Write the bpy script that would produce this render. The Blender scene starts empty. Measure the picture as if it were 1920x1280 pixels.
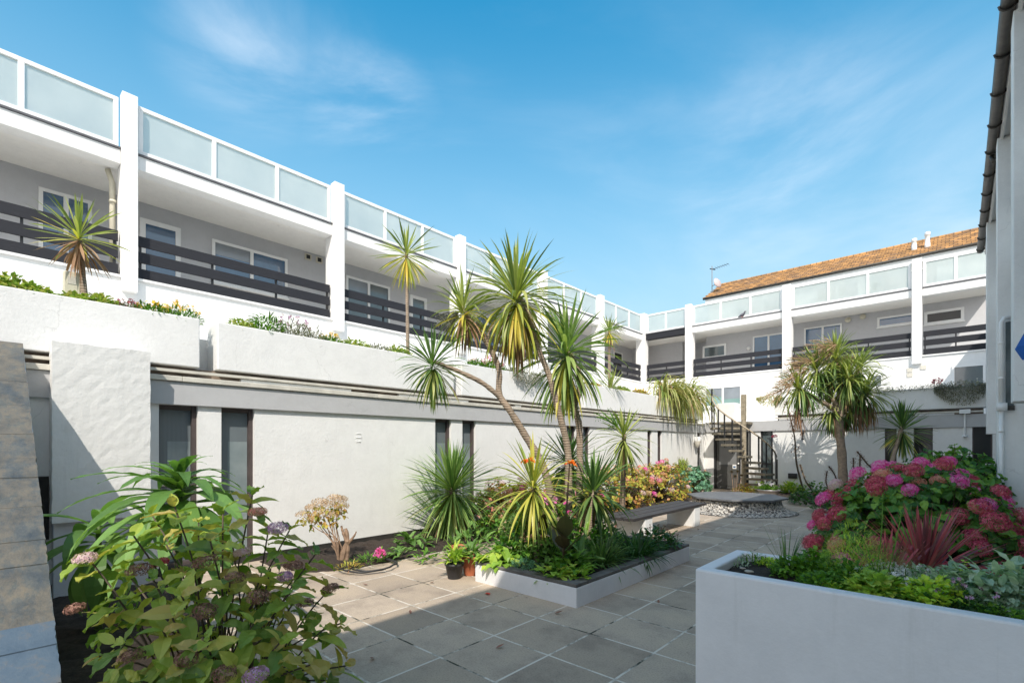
import bpy, math, random
from mathutils import Vector, Matrix
R = math.radians
random.seed(7)
sc = bpy.context.scene
col = sc.collection

# ------------------------------------------------------------------ camera
HC = 1.65; YAW = R(42.4); FPX = 916.0; V0 = 837.0
cd = bpy.data.cameras.new('camera'); cam = bpy.data.objects.new('camera', cd); col.objects.link(cam)
cam.location = (0, 0, HC); cam.rotation_euler = (R(90), 0, YAW)
cd.sensor_width = 36; cd.lens = FPX / 1920 * 36; cd.shift_y = (V0 - 640) / 1920; cd.clip_start = .05; cd.clip_end = 2000
sc.camera = cam
# ------------------------------------------------------------------ light
SUN = Vector((1.0, -1.19, 1.6)).normalized()
ld = bpy.data.lights.new('sun', 'SUN'); ld.energy = 3.25; ld.angle = R(.53); ld.color = (1, .93, .83)
sun = bpy.data.objects.new('sun', ld); col.objects.link(sun)
sun.rotation_euler = SUN.to_track_quat('Z', 'Y').to_euler(); sun.location = (5, -6, 20)
w = bpy.data.worlds.new('World'); sc.world = w; w.use_nodes = True
nt = w.node_tree; N = nt.nodes; L = nt.links; N.clear()
wo = N.new('ShaderNodeOutputWorld'); bg = N.new('ShaderNodeBackground'); bg.inputs[1].default_value = .13
sky = N.new('ShaderNodeTexSky'); sky.sky_type = 'NISHITA'; sky.sun_disc = False
sky.sun_elevation = math.asin(SUN.z); sky.sun_rotation = math.atan2(SUN.x, SUN.y)
sky.air_density = 1.35; sky.dust_density = .6; sky.ozone_density = 2.5
tc = N.new('ShaderNodeTexCoord')
hs = N.new('ShaderNodeHueSaturation'); hs.inputs['Saturation'].default_value = 1.62; hs.inputs['Hue'].default_value = .479
hs.inputs['Value'].default_value = 1.10
L.new(sky.outputs[0], hs.inputs['Color'])
def wn(t, **k):
    n = N.new(t)
    for a, b in k.items(): setattr(n, a, b)
    return n
# thin cirrus: stretched noise, kept to soft patches of the sky (directions)
def cdir(u, v):
    a = (u - 960) / FPX; c, s = math.cos(YAW), math.sin(YAW)
    return Vector((a * c - s, a * s + c, (V0 - v) / FPX)).normalized()
def patch(u, v, rad, soft):
    d = cdir(u, v)
    sub = wn('ShaderNodeVectorMath', operation='DISTANCE'); sub.inputs[1].default_value = d
    L.new(tc.outputs['Generated'], sub.inputs[0])
    mr = wn('ShaderNodeMapRange', interpolation_type='SMOOTHSTEP'); L.new(sub.outputs['Value'], mr.inputs[0])
    mr.inputs[1].default_value = rad; mr.inputs[2].default_value = rad * soft; mr.inputs[3].default_value = 0; mr.inputs[4].default_value = 1
    return mr.outputs[0]
def m2(op, a, b):
    n = wn('ShaderNodeMath', operation=op)
    for i, q in enumerate((a, b)):
        if isinstance(q, (int, float)): n.inputs[i].default_value = q
        else: L.new(q, n.inputs[i])
    return n.outputs[0]
mp = wn('ShaderNodeMapping'); mp.inputs['Rotation'].default_value = (R(8), R(14), YAW); mp.inputs['Scale'].default_value = (1.0, 1.0, 3.2)
L.new(tc.outputs['Generated'], mp.inputs[0])
nz = wn('ShaderNodeTexNoise'); nz.inputs['Scale'].default_value = 1.7; nz.inputs['Detail'].default_value = 9; nz.inputs['Roughness'].default_value = .58
nz.inputs['Distortion'].default_value = .7; L.new(mp.outputs[0], nz.inputs['Vector'])
cr = wn('ShaderNodeMapRange', interpolation_type='SMOOTHSTEP'); L.new(nz.outputs[0], cr.inputs[0])
cr.inputs[1].default_value = .40; cr.inputs[2].default_value = .78
msk = None
for u, v, rad, soft, amt in ((470, 110, .15, .1, 1.3), (680, 190, .16, .1, 1.4), (1480, 350, .30, .1, 1.0), (1740, 340, .22, .1, 1.0), (1800, 185, .07, .1, .5), (840, 335, .14, .1, .45), (1180, 430, .5, .1, .35), (880, 20, .2, .1, .4)):
    p = m2('MULTIPLY', patch(u, v, rad, soft), amt)
    msk = p if msk is None else m2('MAXIMUM', msk, p)
cf = m2('MULTIPLY', m2('MULTIPLY', cr.outputs[0], msk), .45)
sx = wn('ShaderNodeSeparateXYZ'); L.new(tc.outputs['Generated'], sx.inputs[0])
hz = wn('ShaderNodeMapRange', interpolation_type='SMOOTHSTEP'); L.new(sx.outputs[2], hz.inputs[0])
hz.inputs[1].default_value = 0.0; hz.inputs[2].default_value = .80; hz.inputs[3].default_value = .92; hz.inputs[4].default_value = 0.0
dt = wn('ShaderNodeVectorMath', operation='DOT_PRODUCT'); dt.inputs[1].default_value = Vector((SUN.x, SUN.y, .25)).normalized(); L.new(tc.outputs['Generated'], dt.inputs[0])
vm = wn('ShaderNodeMapRange', interpolation_type='SMOOTHSTEP'); L.new(dt.outputs['Value'], vm.inputs[0])   # cloud veil added out of view on the sunward sky to fill the shade
vm.inputs[1].default_value = .05; vm.inputs[2].default_value = .75; vm.inputs[3].default_value = 0; vm.inputs[4].default_value = .85
def wmix(f, a, c):
    q = wn('ShaderNodeMix', data_type='RGBA'); L.new(f, q.inputs[0]); L.new(a, q.inputs[6]); q.inputs[7].default_value = (*c, 1); return q
m0 = wmix(hz.outputs[0], hs.outputs[0], (3.1, 4.0, 4.55))
m1 = wmix(cf, m0.outputs[2], (5.2, 5.7, 6.3))
mx = wmix(m2('MINIMUM', m2('MULTIPLY', vm.outputs[0], m2('ADD', cr.outputs[0], .55)), 1.0), m1.outputs[2], (9.6, 9.0, 8.6))
L.new(mx.outputs[2], bg.inputs[0]); L.new(bg.outputs[0], wo.inputs[0])
sc.view_settings.view_transform = 'Standard'; sc.view_settings.look = 'None'; sc.view_settings.gamma = 1
sc.view_settings.exposure = .62
sc.render.engine = 'CYCLES'
sc.cycles.max_bounces = 8; sc.cycles.diffuse_bounces = 4

# ------------------------------------------------------------------ measuring helpers (camera rays meeting real planes)
def ray(u, v):
    a = (u - 960) / FPX; c, s = math.cos(YAW), math.sin(YAW)
    return Vector((a * c - s, a * s + c, (V0 - v) / FPX))
def onX(u, v, X): d = ray(u, v); t = X / d.x; return Vector((X, t * d.y, HC + t * d.z))
def onY(u, v, Y): d = ray(u, v); t = Y / d.y; return Vector((t * d.x, Y, HC + t * d.z))
def onZ(u, v, Z=0.): d = ray(u, v); t = (Z - HC) / d.z; return Vector((t * d.x, t * d.y, Z))
def atT(u, v, t): d = ray(u, v); return Vector((t * d.x, t * d.y, HC + t * d.z))

# ------------------------------------------------------------------ materials
MATS = {}
def mat(name):
    m = bpy.data.materials.new(name); m.use_nodes = True; MATS[name] = m
    return m, m.node_tree.nodes, m.node_tree.links, m.node_tree.nodes['Principled BSDF']
def node(nd, t, **k):
    n = nd.new(t)
    for a, b in k.items(): setattr(n, a, b)
    return n
def noise(nd, lk, scale, detail=5, rough=.6, vec=None, stretch=None):
    t = nd.new('ShaderNodeTexCoord'); n = nd.new('ShaderNodeTexNoise')
    n.inputs['Scale'].default_value = scale; n.inputs['Detail'].default_value = detail; n.inputs['Roughness'].default_value = rough
    src = t.outputs['Object']
    if stretch:
        mp = nd.new('ShaderNodeMapping'); mp.inputs['Scale'].default_value = stretch; lk.new(src, mp.inputs[0]); src = mp.outputs[0]
    lk.new(src, n.inputs['Vector'])
    return n.outputs[0]
def ramp(nd, lk, fac, stops):
    r = nd.new('ShaderNodeValToRGB'); e = r.color_ramp.elements
    while len(e) < len(stops): e.new(.5)
    for i, (p, c) in enumerate(stops): e[i].position = p; e[i].color = (*c, 1)
    lk.new(fac, r.inputs[0]); return r.outputs[0]
def mixc(nd, lk, fac, a, b, mode='MIX'):
    n = node(nd, 'ShaderNodeMix', data_type='RGBA', blend_type=mode)
    for i, q in ((0, fac), (6, a), (7, b)):
        if isinstance(q, (int, float)): n.inputs[i].default_value = q
        elif isinstance(q, tuple): n.inputs[i].default_value = (*q, 1)
        else: lk.new(q, n.inputs[i])
    return n.outputs[2]
def bump(nd, lk, bs, h, strength=.3, dist=.01):
    b = nd.new('ShaderNodeBump'); b.inputs['Strength'].default_value = strength; b.inputs['Distance'].default_value = dist
    lk.new(h, b.inputs['Height']); lk.new(b.outputs[0], bs.inputs['Normal'])
def plain(name, c, rough=.6, var=.12, scale=6, metal=0, bmp=0, bscale=60, spec=None, stretch=None):
    m, nd, lk, bs = mat(name)
    n = noise(nd, lk, scale, stretch=stretch)
    lo = tuple(x * (1 - var) for x in c); hi = tuple(min(1, x * (1 + var * .6)) for x in c)
    lk.new(ramp(nd, lk, n, [(.3, lo), (.7, hi)]), bs.inputs['Base Color'])
    bs.inputs['Roughness'].default_value = rough; bs.inputs['Metallic'].default_value = metal
    if spec is not None: bs.inputs['Specular IOR Level'].default_value = spec
    if bmp: bump(nd, lk, bs, noise(nd, lk, bscale, 4), bmp)
    return m
def render_mat(name, c, stain=.5, bmp=.25, bs_=26, dirt=(.42, .38, .32), stain_scale=1.1):
    m, nd, lk, bs = mat(name)
    big = ramp(nd, lk, noise(nd, lk, .8, 4), [(.3, tuple(x * .95 for x in c)), (.7, c)])
    st = ramp(nd, lk, noise(nd, lk, stain_scale, 8, .72, stretch=(1, 1, .45)), [(.60, (0, 0, 0)), (.80, (stain, stain, stain))])
    sk_ = ramp(nd, lk, noise(nd, lk, 1.6, 6, .7, stretch=(5, 5, .35)), [(.56, (0, 0, 0)), (.82, (stain * .9,) * 3)])
    gr = ramp(nd, lk, noise(nd, lk, 4.5, 9, .8), [(.35, (.93, .93, .93)), (.6, (1, 1, 1))])
    c1 = mixc(nd, lk, sk_, mixc(nd, lk, st, big, dirt), (.36, .35, .31))
    c2_ = mixc(nd, lk, 1.0, c1, gr, 'MULTIPLY')
    t2 = nd.new('ShaderNodeTexCoord'); ns = nd.new('ShaderNodeTexNoise'); ns.inputs['Scale'].default_value = 3; ns.inputs['Detail'].default_value = 5; lk.new(t2.outputs['Object'], ns.inputs['Vector'])
    sc_ = node(nd, 'ShaderNodeVectorMath', operation='SCALE'); sc_.inputs['Scale'].default_value = .5; lk.new(ns.outputs['Color'], sc_.inputs[0])
    ad_ = node(nd, 'ShaderNodeVectorMath', operation='ADD'); lk.new(t2.outputs['Object'], ad_.inputs[0]); lk.new(sc_.outputs[0], ad_.inputs[1])
    vo_ = node(nd, 'ShaderNodeTexVoronoi', feature='DISTANCE_TO_EDGE'); vo_.inputs['Scale'].default_value = .75; lk.new(ad_.outputs[0], vo_.inputs['Vector'])
    ck = ramp(nd, lk, vo_.outputs['Distance'], [(0, (.24,) * 3), (.004, (0, 0, 0))])
    cm = mixc(nd, lk, 1.0, ck, ramp(nd, lk, noise(nd, lk, .9, 3), [(.52, (0, 0, 0)), (.60, (1, 1, 1))]), 'MULTIPLY')
    lk.new(mixc(nd, lk, cm, c2_, (.22, .21, .19)), bs.inputs['Base Color'])
    bs.inputs['Roughness'].default_value = .75; bs.inputs['Specular IOR Level'].default_value = .25
    a = noise(nd, lk, bs_, 7, .65); b = noise(nd, lk, 5, 6, .75)
    mm = nd.new('ShaderNodeMath'); mm.operation = 'ADD'; lk.new(a, mm.inputs[0]); lk.new(b, mm.inputs[1])
    bump(nd, lk, bs, mm.outputs[0], bmp, .02)
    return m
render_mat('white_render', (.82, .815, .80), .14, .22)
render_mat('rough_render', (.76, .755, .735), .25, .26, 22)
render_mat('planter_render', (.77, .755, .765), .30, .10, 40)
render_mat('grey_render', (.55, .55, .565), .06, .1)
plain('walkway_finish', (.80, .79, .76), .8, .08)
render_mat('grey_band', (.50, .50, .505), .12, .12)
render_mat('soffit_white', (.86, .84, .80), .05, .05)
plain('trim_white', (.80, .80, .79), .35, .04)
plain('stone_coping', (.60, .57, .50), .8, .2, 5, bmp=.3)
plain('dark_timber', (.012, .013, .019), .75, .35, 7, bmp=.3, bscale=25, stretch=(8, .6, 8))
plain('brown_timber', (.22, .17, .13), .75, .45, 4, bmp=.2)
plain('window_frame_brown', (.075, .058, .056), .6, .3)
plain('black_metal', (.02, .02, .022), .4, .3)
plain('grey_metal', (.30, .30, .31), .4, .15, metal=.6)
plain('lead_trim', (.10, .10, .11), .5, .3)
plain('gutter_brown', (.045, .040, .034), .5, .55, 9, bmp=.2)
plain('door_grey', (.075, .075, .072), .55, .15)
plain('cream_plastic', (.62, .58, .46), .5, .08)
plain('blue_plastic', (.02, .12, .30), .5, .1)
plain('plinth_black', (.03, .028, .026), .8, .4, 8)
plain('blind_white', (.55, .56, .56), .8, .05)
def glass(name, c, rough=.03, spec=.9):
    m, nd, lk, bs = mat(name)
    lk.new(ramp(nd, lk, noise(nd, lk, 1.3, 2), [(.3, tuple(x * .7 for x in c)), (.7, c)]), bs.inputs['Base Color'])
    bs.inputs['Roughness'].default_value = rough; bs.inputs['Specular IOR Level'].default_value = spec
    bs.inputs['Coat Weight'].default_value = .6; bs.inputs['Coat Roughness'].default_value = .02
glass('glass_blue', (.055, .13, .24)); glass('glass_dark', (.016, .018, .020), .3, .2); glass('glass_grey', (.10, .13, .14), .1)
glass('glass_green', (.20, .33, .31), .06); glass('glass_panel', (.22, .225, .23), .5, .3); glass('glass_curtain', (.24, .27, .30), .12, .6); glass('pane_reflection', (.30, .36, .37), .5, .2); glass('ribbed', (.055, .075, .085), .25)
m, nd, lk, bs = mat('ribbed_glass')
wv = node(nd, 'ShaderNodeTexWave', bands_direction='Y'); wv.inputs['Scale'].default_value = 22
tt = nd.new('ShaderNodeTexCoord'); lk.new(tt.outputs['Object'], wv.inputs['Vector'])
bs.inputs['Base Color'].default_value = (.17, .20, .215, 1); bs.inputs['Roughness'].default_value = .22; bump(nd, lk, bs, wv.outputs['Fac'], .5, .01)
m, nd, lk, bs = mat('ribbed_reflection')  # lighter ribbed glass that carries the painted pane reflection
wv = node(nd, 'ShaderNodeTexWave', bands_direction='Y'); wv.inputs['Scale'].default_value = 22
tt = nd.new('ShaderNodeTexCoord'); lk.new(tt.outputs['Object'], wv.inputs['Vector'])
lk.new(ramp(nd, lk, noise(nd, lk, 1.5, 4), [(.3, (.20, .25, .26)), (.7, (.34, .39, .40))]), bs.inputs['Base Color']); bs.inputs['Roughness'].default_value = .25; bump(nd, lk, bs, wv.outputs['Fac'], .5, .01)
m, nd, lk, bs = mat('frosted_glass')
nd.remove(bs); out = nd['Material Output']
df = nd.new('ShaderNodeBsdfPrincipled'); df.inputs['Roughness'].default_value = .38; df.inputs['Specular IOR Level'].default_value = .3
lk.new(ramp(nd, lk, noise(nd, lk, .8, 5, .6), [(.3, (.66, .69, .69)), (.7, (.86, .86, .83))]), df.inputs['Base Color'])
tl = nd.new('ShaderNodeBsdfTranslucent'); tl.inputs[0].default_value = (.74, .86, .84, 1)
ms = nd.new('ShaderNodeMixShader'); ms.inputs[0].default_value = .42; lk.new(df.outputs[0], ms.inputs[1]); lk.new(tl.outputs[0], ms.inputs[2])
tr = nd.new('ShaderNodeBsdfRefraction'); tr.inputs['Roughness'].default_value = .14; tr.inputs['IOR'].default_value = 1.02; tr.inputs[0].default_value = (.85, .93, .94, 1)
ms2 = nd.new('ShaderNodeMixShader'); ms2.inputs[0].default_value = .34; lk.new(ms.outputs[0], ms2.inputs[1]); lk.new(tr.outputs[0], ms2.inputs[2])
lk.new(ms2.outputs[0], out.inputs[0])
# paving: 600 mm concrete slabs in a square grid, pale mortar joints
SL = .6; PX0, PY0 = -4.79, 3.06
m, nd, lk, bs = mat('concrete_paving')
tt = nd.new('ShaderNodeTexCoord'); mp = nd.new('ShaderNodeMapping'); mp.inputs['Location'].default_value = (-PX0 + 60 * SL, -PY0 + 60 * SL, 0)
wob = nd.new('ShaderNodeTexNoise'); wob.inputs['Scale'].default_value = 1.7; wob.inputs['Detail'].default_value = 3; lk.new(tt.outputs['Object'], wob.inputs['Vector'])
wa = node(nd, 'ShaderNodeVectorMath', operation='SCALE'); wa.inputs['Scale'].default_value = .018; lk.new(wob.outputs['Color'], wa.inputs[0])
ad = node(nd, 'ShaderNodeVectorMath', operation='ADD'); lk.new(tt.outputs['Object'], ad.inputs[0]); lk.new(wa.outputs[0], ad.inputs[1])
lk.new(ad.outputs[0], mp.inputs[0])
def brick(ms, smooth=.1):
    b = nd.new('ShaderNodeTexBrick'); b.offset = 0; b.inputs['Scale'].default_value = 1
    b.inputs['Brick Width'].default_value = SL; b.inputs['Row Height'].default_value = SL; b.inputs['Mortar Size'].default_value = ms
    b.inputs['Mortar Smooth'].default_value = smooth; b.inputs['Color1'].default_value = (0, 0, 0, 1); b.inputs['Color2'].default_value = (1, 1, 1, 1)
    lk.new(mp.outputs[0], b.inputs['Vector']); return b
b1 = brick(.0095); b2 = brick(.022, 1)
slab = ramp(nd, lk, b1.outputs['Color'], [(0, (.38, .305, .235)), (.5, (.44, .355, .275)), (1, (.50, .405, .315))])
fine = ramp(nd, lk, noise(nd, lk, 70, 6, .75), [(.28, (.55, .55, .55)), (.5, (1, 1, 1)), (.8, (1.12, 1.1, 1.08))])
blot = ramp(nd, lk, noise(nd, lk, 1.6, 7, .7), [(.28, (.60, .60, .62)), (.5, (.95, .95, .95)), (.75, (1.12, 1.10, 1.04))])
c = mixc(nd, lk, 1.0, slab, fine, 'MULTIPLY'); c = mixc(nd, lk, 1.0, c, blot, 'MULTIPLY')
spot = ramp(nd, lk, noise(nd, lk, 11, 3, .5), [(.70, (0, 0, 0)), (.76, (.55, .55, .55))]); c = mixc(nd, lk, spot, c, (.10, .095, .085))
jn = ramp(nd, lk, noise(nd, lk, 2.2, 6, .7), [(.40, (.045, .045, .03)), (.45, (.30, .27, .22)), (.52, (.64, .58, .50))])
c = mixc(nd, lk, b1.outputs['Fac'], c, jn)
lk.new(c, bs.inputs['Base Color']); bs.inputs['Roughness'].default_value = .85; bs.inputs['Specular IOR Level'].default_value = .3
inv = node(nd, 'ShaderNodeMath', operation='MULTIPLY_ADD'); lk.new(b2.outputs['Fac'], inv.inputs[0]); inv.inputs[1].default_value = -1.0; inv.inputs[2].default_value = 1
hh = node(nd, 'ShaderNodeMath', operation='ADD'); lk.new(inv.outputs[0], hh.inputs[0]); lk.new(noise(nd, lk, 30, 9, .85), hh.inputs[1])
bump(nd, lk, bs, hh.outputs[0], .35, .006)
# soil
m, nd, lk, bs = mat('soil')
lk.new(ramp(nd, lk, noise(nd, lk, 26, 8, .8), [(.3, (.018, .012, .009)), (.55, (.055, .038, .028)), (.8, (.12, .09, .065))]), bs.inputs['Base Color'])
bs.inputs['Roughness'].default_value = .95; bump(nd, lk, bs, noise(nd, lk, 30, 8, .8), 1, .04)
plain('earth_ground', (.16, .15, .12), .9, .3, .5)
# slate
m, nd, lk, bs = mat('slate_coping')
n1 = noise(nd, lk, 2.6, 9, .72, stretch=(1, 1.7, 1)); n2 = noise(nd, lk, 5.5, 8, .75)
c = ramp(nd, lk, n1, [(.30, (.06, .072, .085)), (.44, (.105, .108, .10)), (.52, (.15, .13, .10)), (.60, (.10, .105, .095)), (.74, (.24, .21, .17))])
c2 = ramp(nd, lk, n2, [(.35, (.55, .6, .68)), (.55, (1, 1, 1)), (.72, (1.35, 1.25, 1.1))])
lk.new(mixc(nd, lk, 1.0, c, c2, 'MULTIPLY'), bs.inputs['Base Color']); bs.inputs['Roughness'].default_value = .42
bump(nd, lk, bs, n2, .5, .02)
m, nd, lk, bs = mat('slate_blue')
n1 = noise(nd, lk, 3, 9, .72); c = ramp(nd, lk, n1, [(.3, (.055, .085, .125)), (.5, (.085, .12, .16)), (.62, (.14, .135, .13)), (.75, (.20, .20, .20))])
lk.new(c, bs.inputs['Base Color']); bs.inputs['Roughness'].default_value = .38; bump(nd, lk, bs, n1, .4, .02)
m, nd, lk, bs = mat('slate_top')
lk.new(ramp(nd, lk, noise(nd, lk, 4, 7, .7), [(.3, (.10, .105, .115)), (.7, (.19, .19, .195))]), bs.inputs['Base Color']); bs.inputs['Roughness'].default_value = .5
plain('stone_edge', (.13, .12, .11), .8, .45, 9, bmp=.4)
# pebbles
m, nd, lk, bs = mat('pebble_cladding')
tt = nd.new('ShaderNodeTexCoord'); vo = nd.new('ShaderNodeTexVoronoi'); vo.inputs['Scale'].default_value = 21
mp = nd.new('ShaderNodeMapping'); mp.inputs['Scale'].default_value = (1, 1, 1.0); lk.new(tt.outputs['Object'], mp.inputs[0]); lk.new(mp.outputs[0], vo.inputs['Vector'])
sp = nd.new('ShaderNodeSeparateColor'); lk.new(vo.outputs['Color'], sp.inputs[0])
pc = ramp(nd, lk, sp.outputs[0], [(.0, (.20, .20, .20)), (.3, (.40, .38, .35)), (.7, (.58, .54, .48)), (1, (.70, .66, .6))])
gp = ramp(nd, lk, vo.outputs['Distance'], [(.56, (0, 0, 0)), (.74, (1, 1, 1))])
lk.new(mixc(nd, lk, gp, pc, (.07, .06, .05)), bs.inputs['Base Color']); bs.inputs['Roughness'].default_value = .6
iv = node(nd, 'ShaderNodeMath', operation='SUBTRACT'); iv.inputs[0].default_value = 1; lk.new(vo.outputs['Distance'], iv.inputs[1]); bump(nd, lk, bs, iv.outputs[0], 1, .05)
# lichen roof
m, nd, lk, bs = mat('lichen_tiles')
tt = nd.new('ShaderNodeTexCoord'); b = nd.new('ShaderNodeTexBrick'); b.inputs['Scale'].default_value = 1; b.inputs['Brick Width'].default_value = .27; b.inputs['Row Height'].default_value = .24
b.inputs['Mortar Size'].default_value = .012; b.inputs['Color1'].default_value = (0, 0, 0, 1); b.inputs['Color2'].default_value = (1, 1, 1, 1); lk.new(tt.outputs['Object'], b.inputs['Vector'])
lich = ramp(nd, lk, noise(nd, lk, 1.9, 9, .78), [(.28, (.15, .12, .10)), (.40, (.26, .17, .11)), (.49, (.42, .24, .10)), (.60, (.54, .30, .11)), (.72, (.40, .25, .14))])
tv = ramp(nd, lk, b.outputs['Color'], [(0, (.62, .60, .60)), (1, (1.15, 1.1, 1.05))])
c = mixc(nd, lk, 1.0, lich, tv, 'MULTIPLY'); c = mixc(nd, lk, b.outputs['Fac'], c, (.05, .035, .03))
lk.new(c, bs.inputs['Base Color']); bs.inputs['Roughness'].default_value = .9; bump(nd, lk, bs, noise(nd, lk, 12, 6), .6, .03)
plain('terracotta', (.42, .13, .06), .8, .2, 5)
plain('black_pot', (.025, .025, .028), .5, .2)
plain('hose_black', (.02, .02, .02), .5, .2)
plain('petal_red', (.75, .06, .03), .6, .1)
plain('pale_stone', (.45, .40, .33), .85, .35, 7, bmp=.6, bscale=12)
plain('blue_cloth', (.01, .11, .42), .7, .15)
plain('feather_grey', (.10, .10, .12), .7, .4, 20)
plain('post_stone', (.33, .28, .20), .85, .4, 6, bmp=.4)
plain('tread_stone', (.22, .19, .14), .85, .45, 6, bmp=.4)
plain('brass_rail', (.42, .34, .24), .45, .2)
plain('bench_wood', (.050, .044, .044), .6, .4, 5, bmp=.3, stretch=(6, .5, 6))
plain('dish_pink', (.50, .42, .42), .5, .08)
def leafm(name, cols, rough=.42, transl=.3, rnd=True, vein=0, gain=1.4):
    m, nd, lk, bs = mat(name); out = nd['Material Output']; cols = [tuple(min(.85, x * gain) for x in q) for q in cols]
    g = nd.new('ShaderNodeNewGeometry')
    n = noise(nd, lk, 9, 4)
    fac = node(nd, 'ShaderNodeMath', operation='MULTIPLY_ADD'); lk.new(n, fac.inputs[0]); fac.inputs[1].default_value = .35
    f2 = node(nd, 'ShaderNodeMath', operation='MULTIPLY_ADD'); lk.new(g.outputs['Random Per Island'], f2.inputs[0]); f2.inputs[1].default_value = 1.0; f2.inputs[2].default_value = -.17
    lk.new(f2.outputs[0], fac.inputs[2])
    k = len(cols)
    c = ramp(nd, lk, fac.outputs[0], [(i / max(1, k - 1), q) for i, q in enumerate(cols)])
    lk.new(c, bs.inputs['Base Color']); bs.inputs['Roughness'].default_value = rough; bs.inputs['Specular IOR Level'].default_value = .35
    t = nd.new('ShaderNodeBsdfTranslucent')
    tc_ = mixc(nd, lk, 1.0, c, (1.5, 1.6, .7), 'MULTIPLY'); lk.new(tc_, t.inputs[0])
    mxs = nd.new('ShaderNodeMixShader'); mxs.inputs[0].default_value = transl
    lk.new(bs.outputs[0], mxs.inputs[1]); lk.new(t.outputs[0], mxs.inputs[2]); lk.new(mxs.outputs[0], out.inputs[0])
    return m
leafm('strap_green', [(.08, .12, .03), (.15, .19, .045), (.23, .27, .07), (.31, .32, .11)])
leafm('strap_mid', [(.06, .12, .03), (.10, .18, .045), (.16, .24, .065), (.24, .31, .10)])
leafm('strap_lime', [(.14, .19, .04), (.22, .26, .05), (.32, .33, .06), (.38, .34, .07)])
leafm('strap_dark', [(.03, .065, .022), (.055, .11, .032), (.09, .155, .045), (.15, .23, .075)])
leafm('strap_yellow', [(.22, .26, .04), (.32, .32, .05), (.40, .34, .06), (.42, .31, .06)])
leafm('strap_brown', [(.14, .08, .045), (.22, .13, .08), (.30, .19, .12)], .8, .15)
leafm('strap_red', [(.11, .045, .055), (.24, .055, .075), (.40, .085, .105), (.20, .10, .105)])
leafm('flax_cream', [(.13, .16, .05), (.24, .25, .09), (.36, .34, .15), (.24, .15, .08)])
leafm('lush_leaf', [(.06, .12, .03), (.10, .19, .045), (.16, .27, .075)], .5)
leafm('hydrangea_leaf', [(.08, .14, .03), (.15, .23, .035), (.24, .31, .045), (.34, .34, .07), (.36, .26, .09)], .45, gain=1.3)
leafm('hydrangea_gold', [(.10, .13, .02), (.24, .26, .04), (.38, .34, .06), (.36, .20, .06), (.30, .14, .07)], .45)
leafm('hydrangea_green', [(.02, .07, .012), (.045, .13, .02), (.09, .20, .03), (.16, .28, .04)], .4)
leafm('herb_green', [(.04, .10, .015), (.08, .18, .02), (.15, .28, .03)], .5)
leafm('herb_lime', [(.20, .34, .03), (.34, .46, .05), (.45, .48, .06)], .5)
leafm('sage_leaf', [(.16, .24, .17), (.26, .34, .25), (.36, .42, .32)], .7)
plain('herb_stem', (.10, .16, .04), .6, .3, 12)
leafm('herb_gold', [(.14, .16, .04), (.30, .27, .06), (.40, .36, .12)], .6)
leafm('hosta_leaf', [(.12, .22, .03), (.22, .34, .05), (.38, .42, .07)], .4)
leafm('blue_green_leaf', [(.05, .12, .08), (.10, .22, .14), (.16, .30, .18)], .6)
leafm('canna_leaf', [(.03, .028, .018), (.07, .045, .032), (.08, .075, .035)], .35, .2)
leafm('dark_ground_leaf', [(.015, .045, .015), (.03, .08, .02), (.05, .12, .03)], .4)
leafm('grey_foliage', [(.10, .10, .085), (.17, .17, .14), (.26, .25, .20)], .8)
leafm('succulent', [(.12, .20, .04), (.24, .32, .07), (.36, .32, .12)], .5)
leafm('pink_petal', [(.68, .05, .32), (.82, .11, .44), (.85, .30, .56)], .6, .25, gain=1.15)
leafm('purple_petal', [(.34, .15, .34), (.50, .27, .48), (.60, .42, .55)], .6, .25, gain=1.12)
leafm('crimson_petal', [(.34, .03, .07), (.50, .065, .12), (.64, .16, .20)], .7, .15, gain=1.12)
leafm('salmon_petal', [(.55, .16, .12), (.66, .28, .22), (.60, .38, .28)], .7, .2, gain=1.12)
leafm('palepink_petal', [(.52, .32, .38), (.64, .45, .50), (.62, .52, .42)], .7, .2, gain=1.12)
leafm('brown_petal', [(.12, .055, .045), (.22, .11, .08), (.36, .20, .15)], .8, .1, gain=1.12)
leafm('tan_petal', [(.28, .18, .10), (.44, .30, .18), (.55, .42, .27)], .8, .1, gain=1.12)
leafm('orange_petal', [(.70, .10, .01), (.85, .20, .02), (.80, .32, .04)], .5, .3, gain=1.12)
leafm('white_petal', [(.6, .55, .62), (.72, .68, .75)], .6, .2, gain=1.12)
leafm('yellow_petal', [(.75, .40, .03), (.80, .55, .06)], .6, .2, gain=1.12)
m, nd, lk, bs = mat('palm_bark')
wv = node(nd, 'ShaderNodeTexWave', bands_direction='Z'); wv.inputs['Scale'].default_value = 9; wv.inputs['Distortion'].default_value = 3.5; wv.inputs['Detail'].default_value = 3
tt = nd.new('ShaderNodeTexCoord'); lk.new(tt.outputs['Object'], wv.inputs['Vector'])
a = ramp(nd, lk, wv.outputs['Fac'], [(0, (.24, .18, .135)), (.35, (.32, .25, .19)), (1, (.38, .31, .24))])
lk.new(mixc(nd, lk, 1.0, a, ramp(nd, lk, noise(nd, lk, 14, 6), [(.3, (.6, .6, .6)), (.7, (1.15, 1.1, 1.05))]), 'MULTIPLY'), bs.inputs['Base Color'])
bs.inputs['Roughness'].default_value = .85; bump(nd, lk, bs, wv.outputs['Fac'], .3, .02)
plain('woody_stem', (.10, .075, .05), .8, .4, 12)
plain('pale_wood', (.27, .18, .12), .8, .35, 12, bmp=.4, bscale=30)

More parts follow.
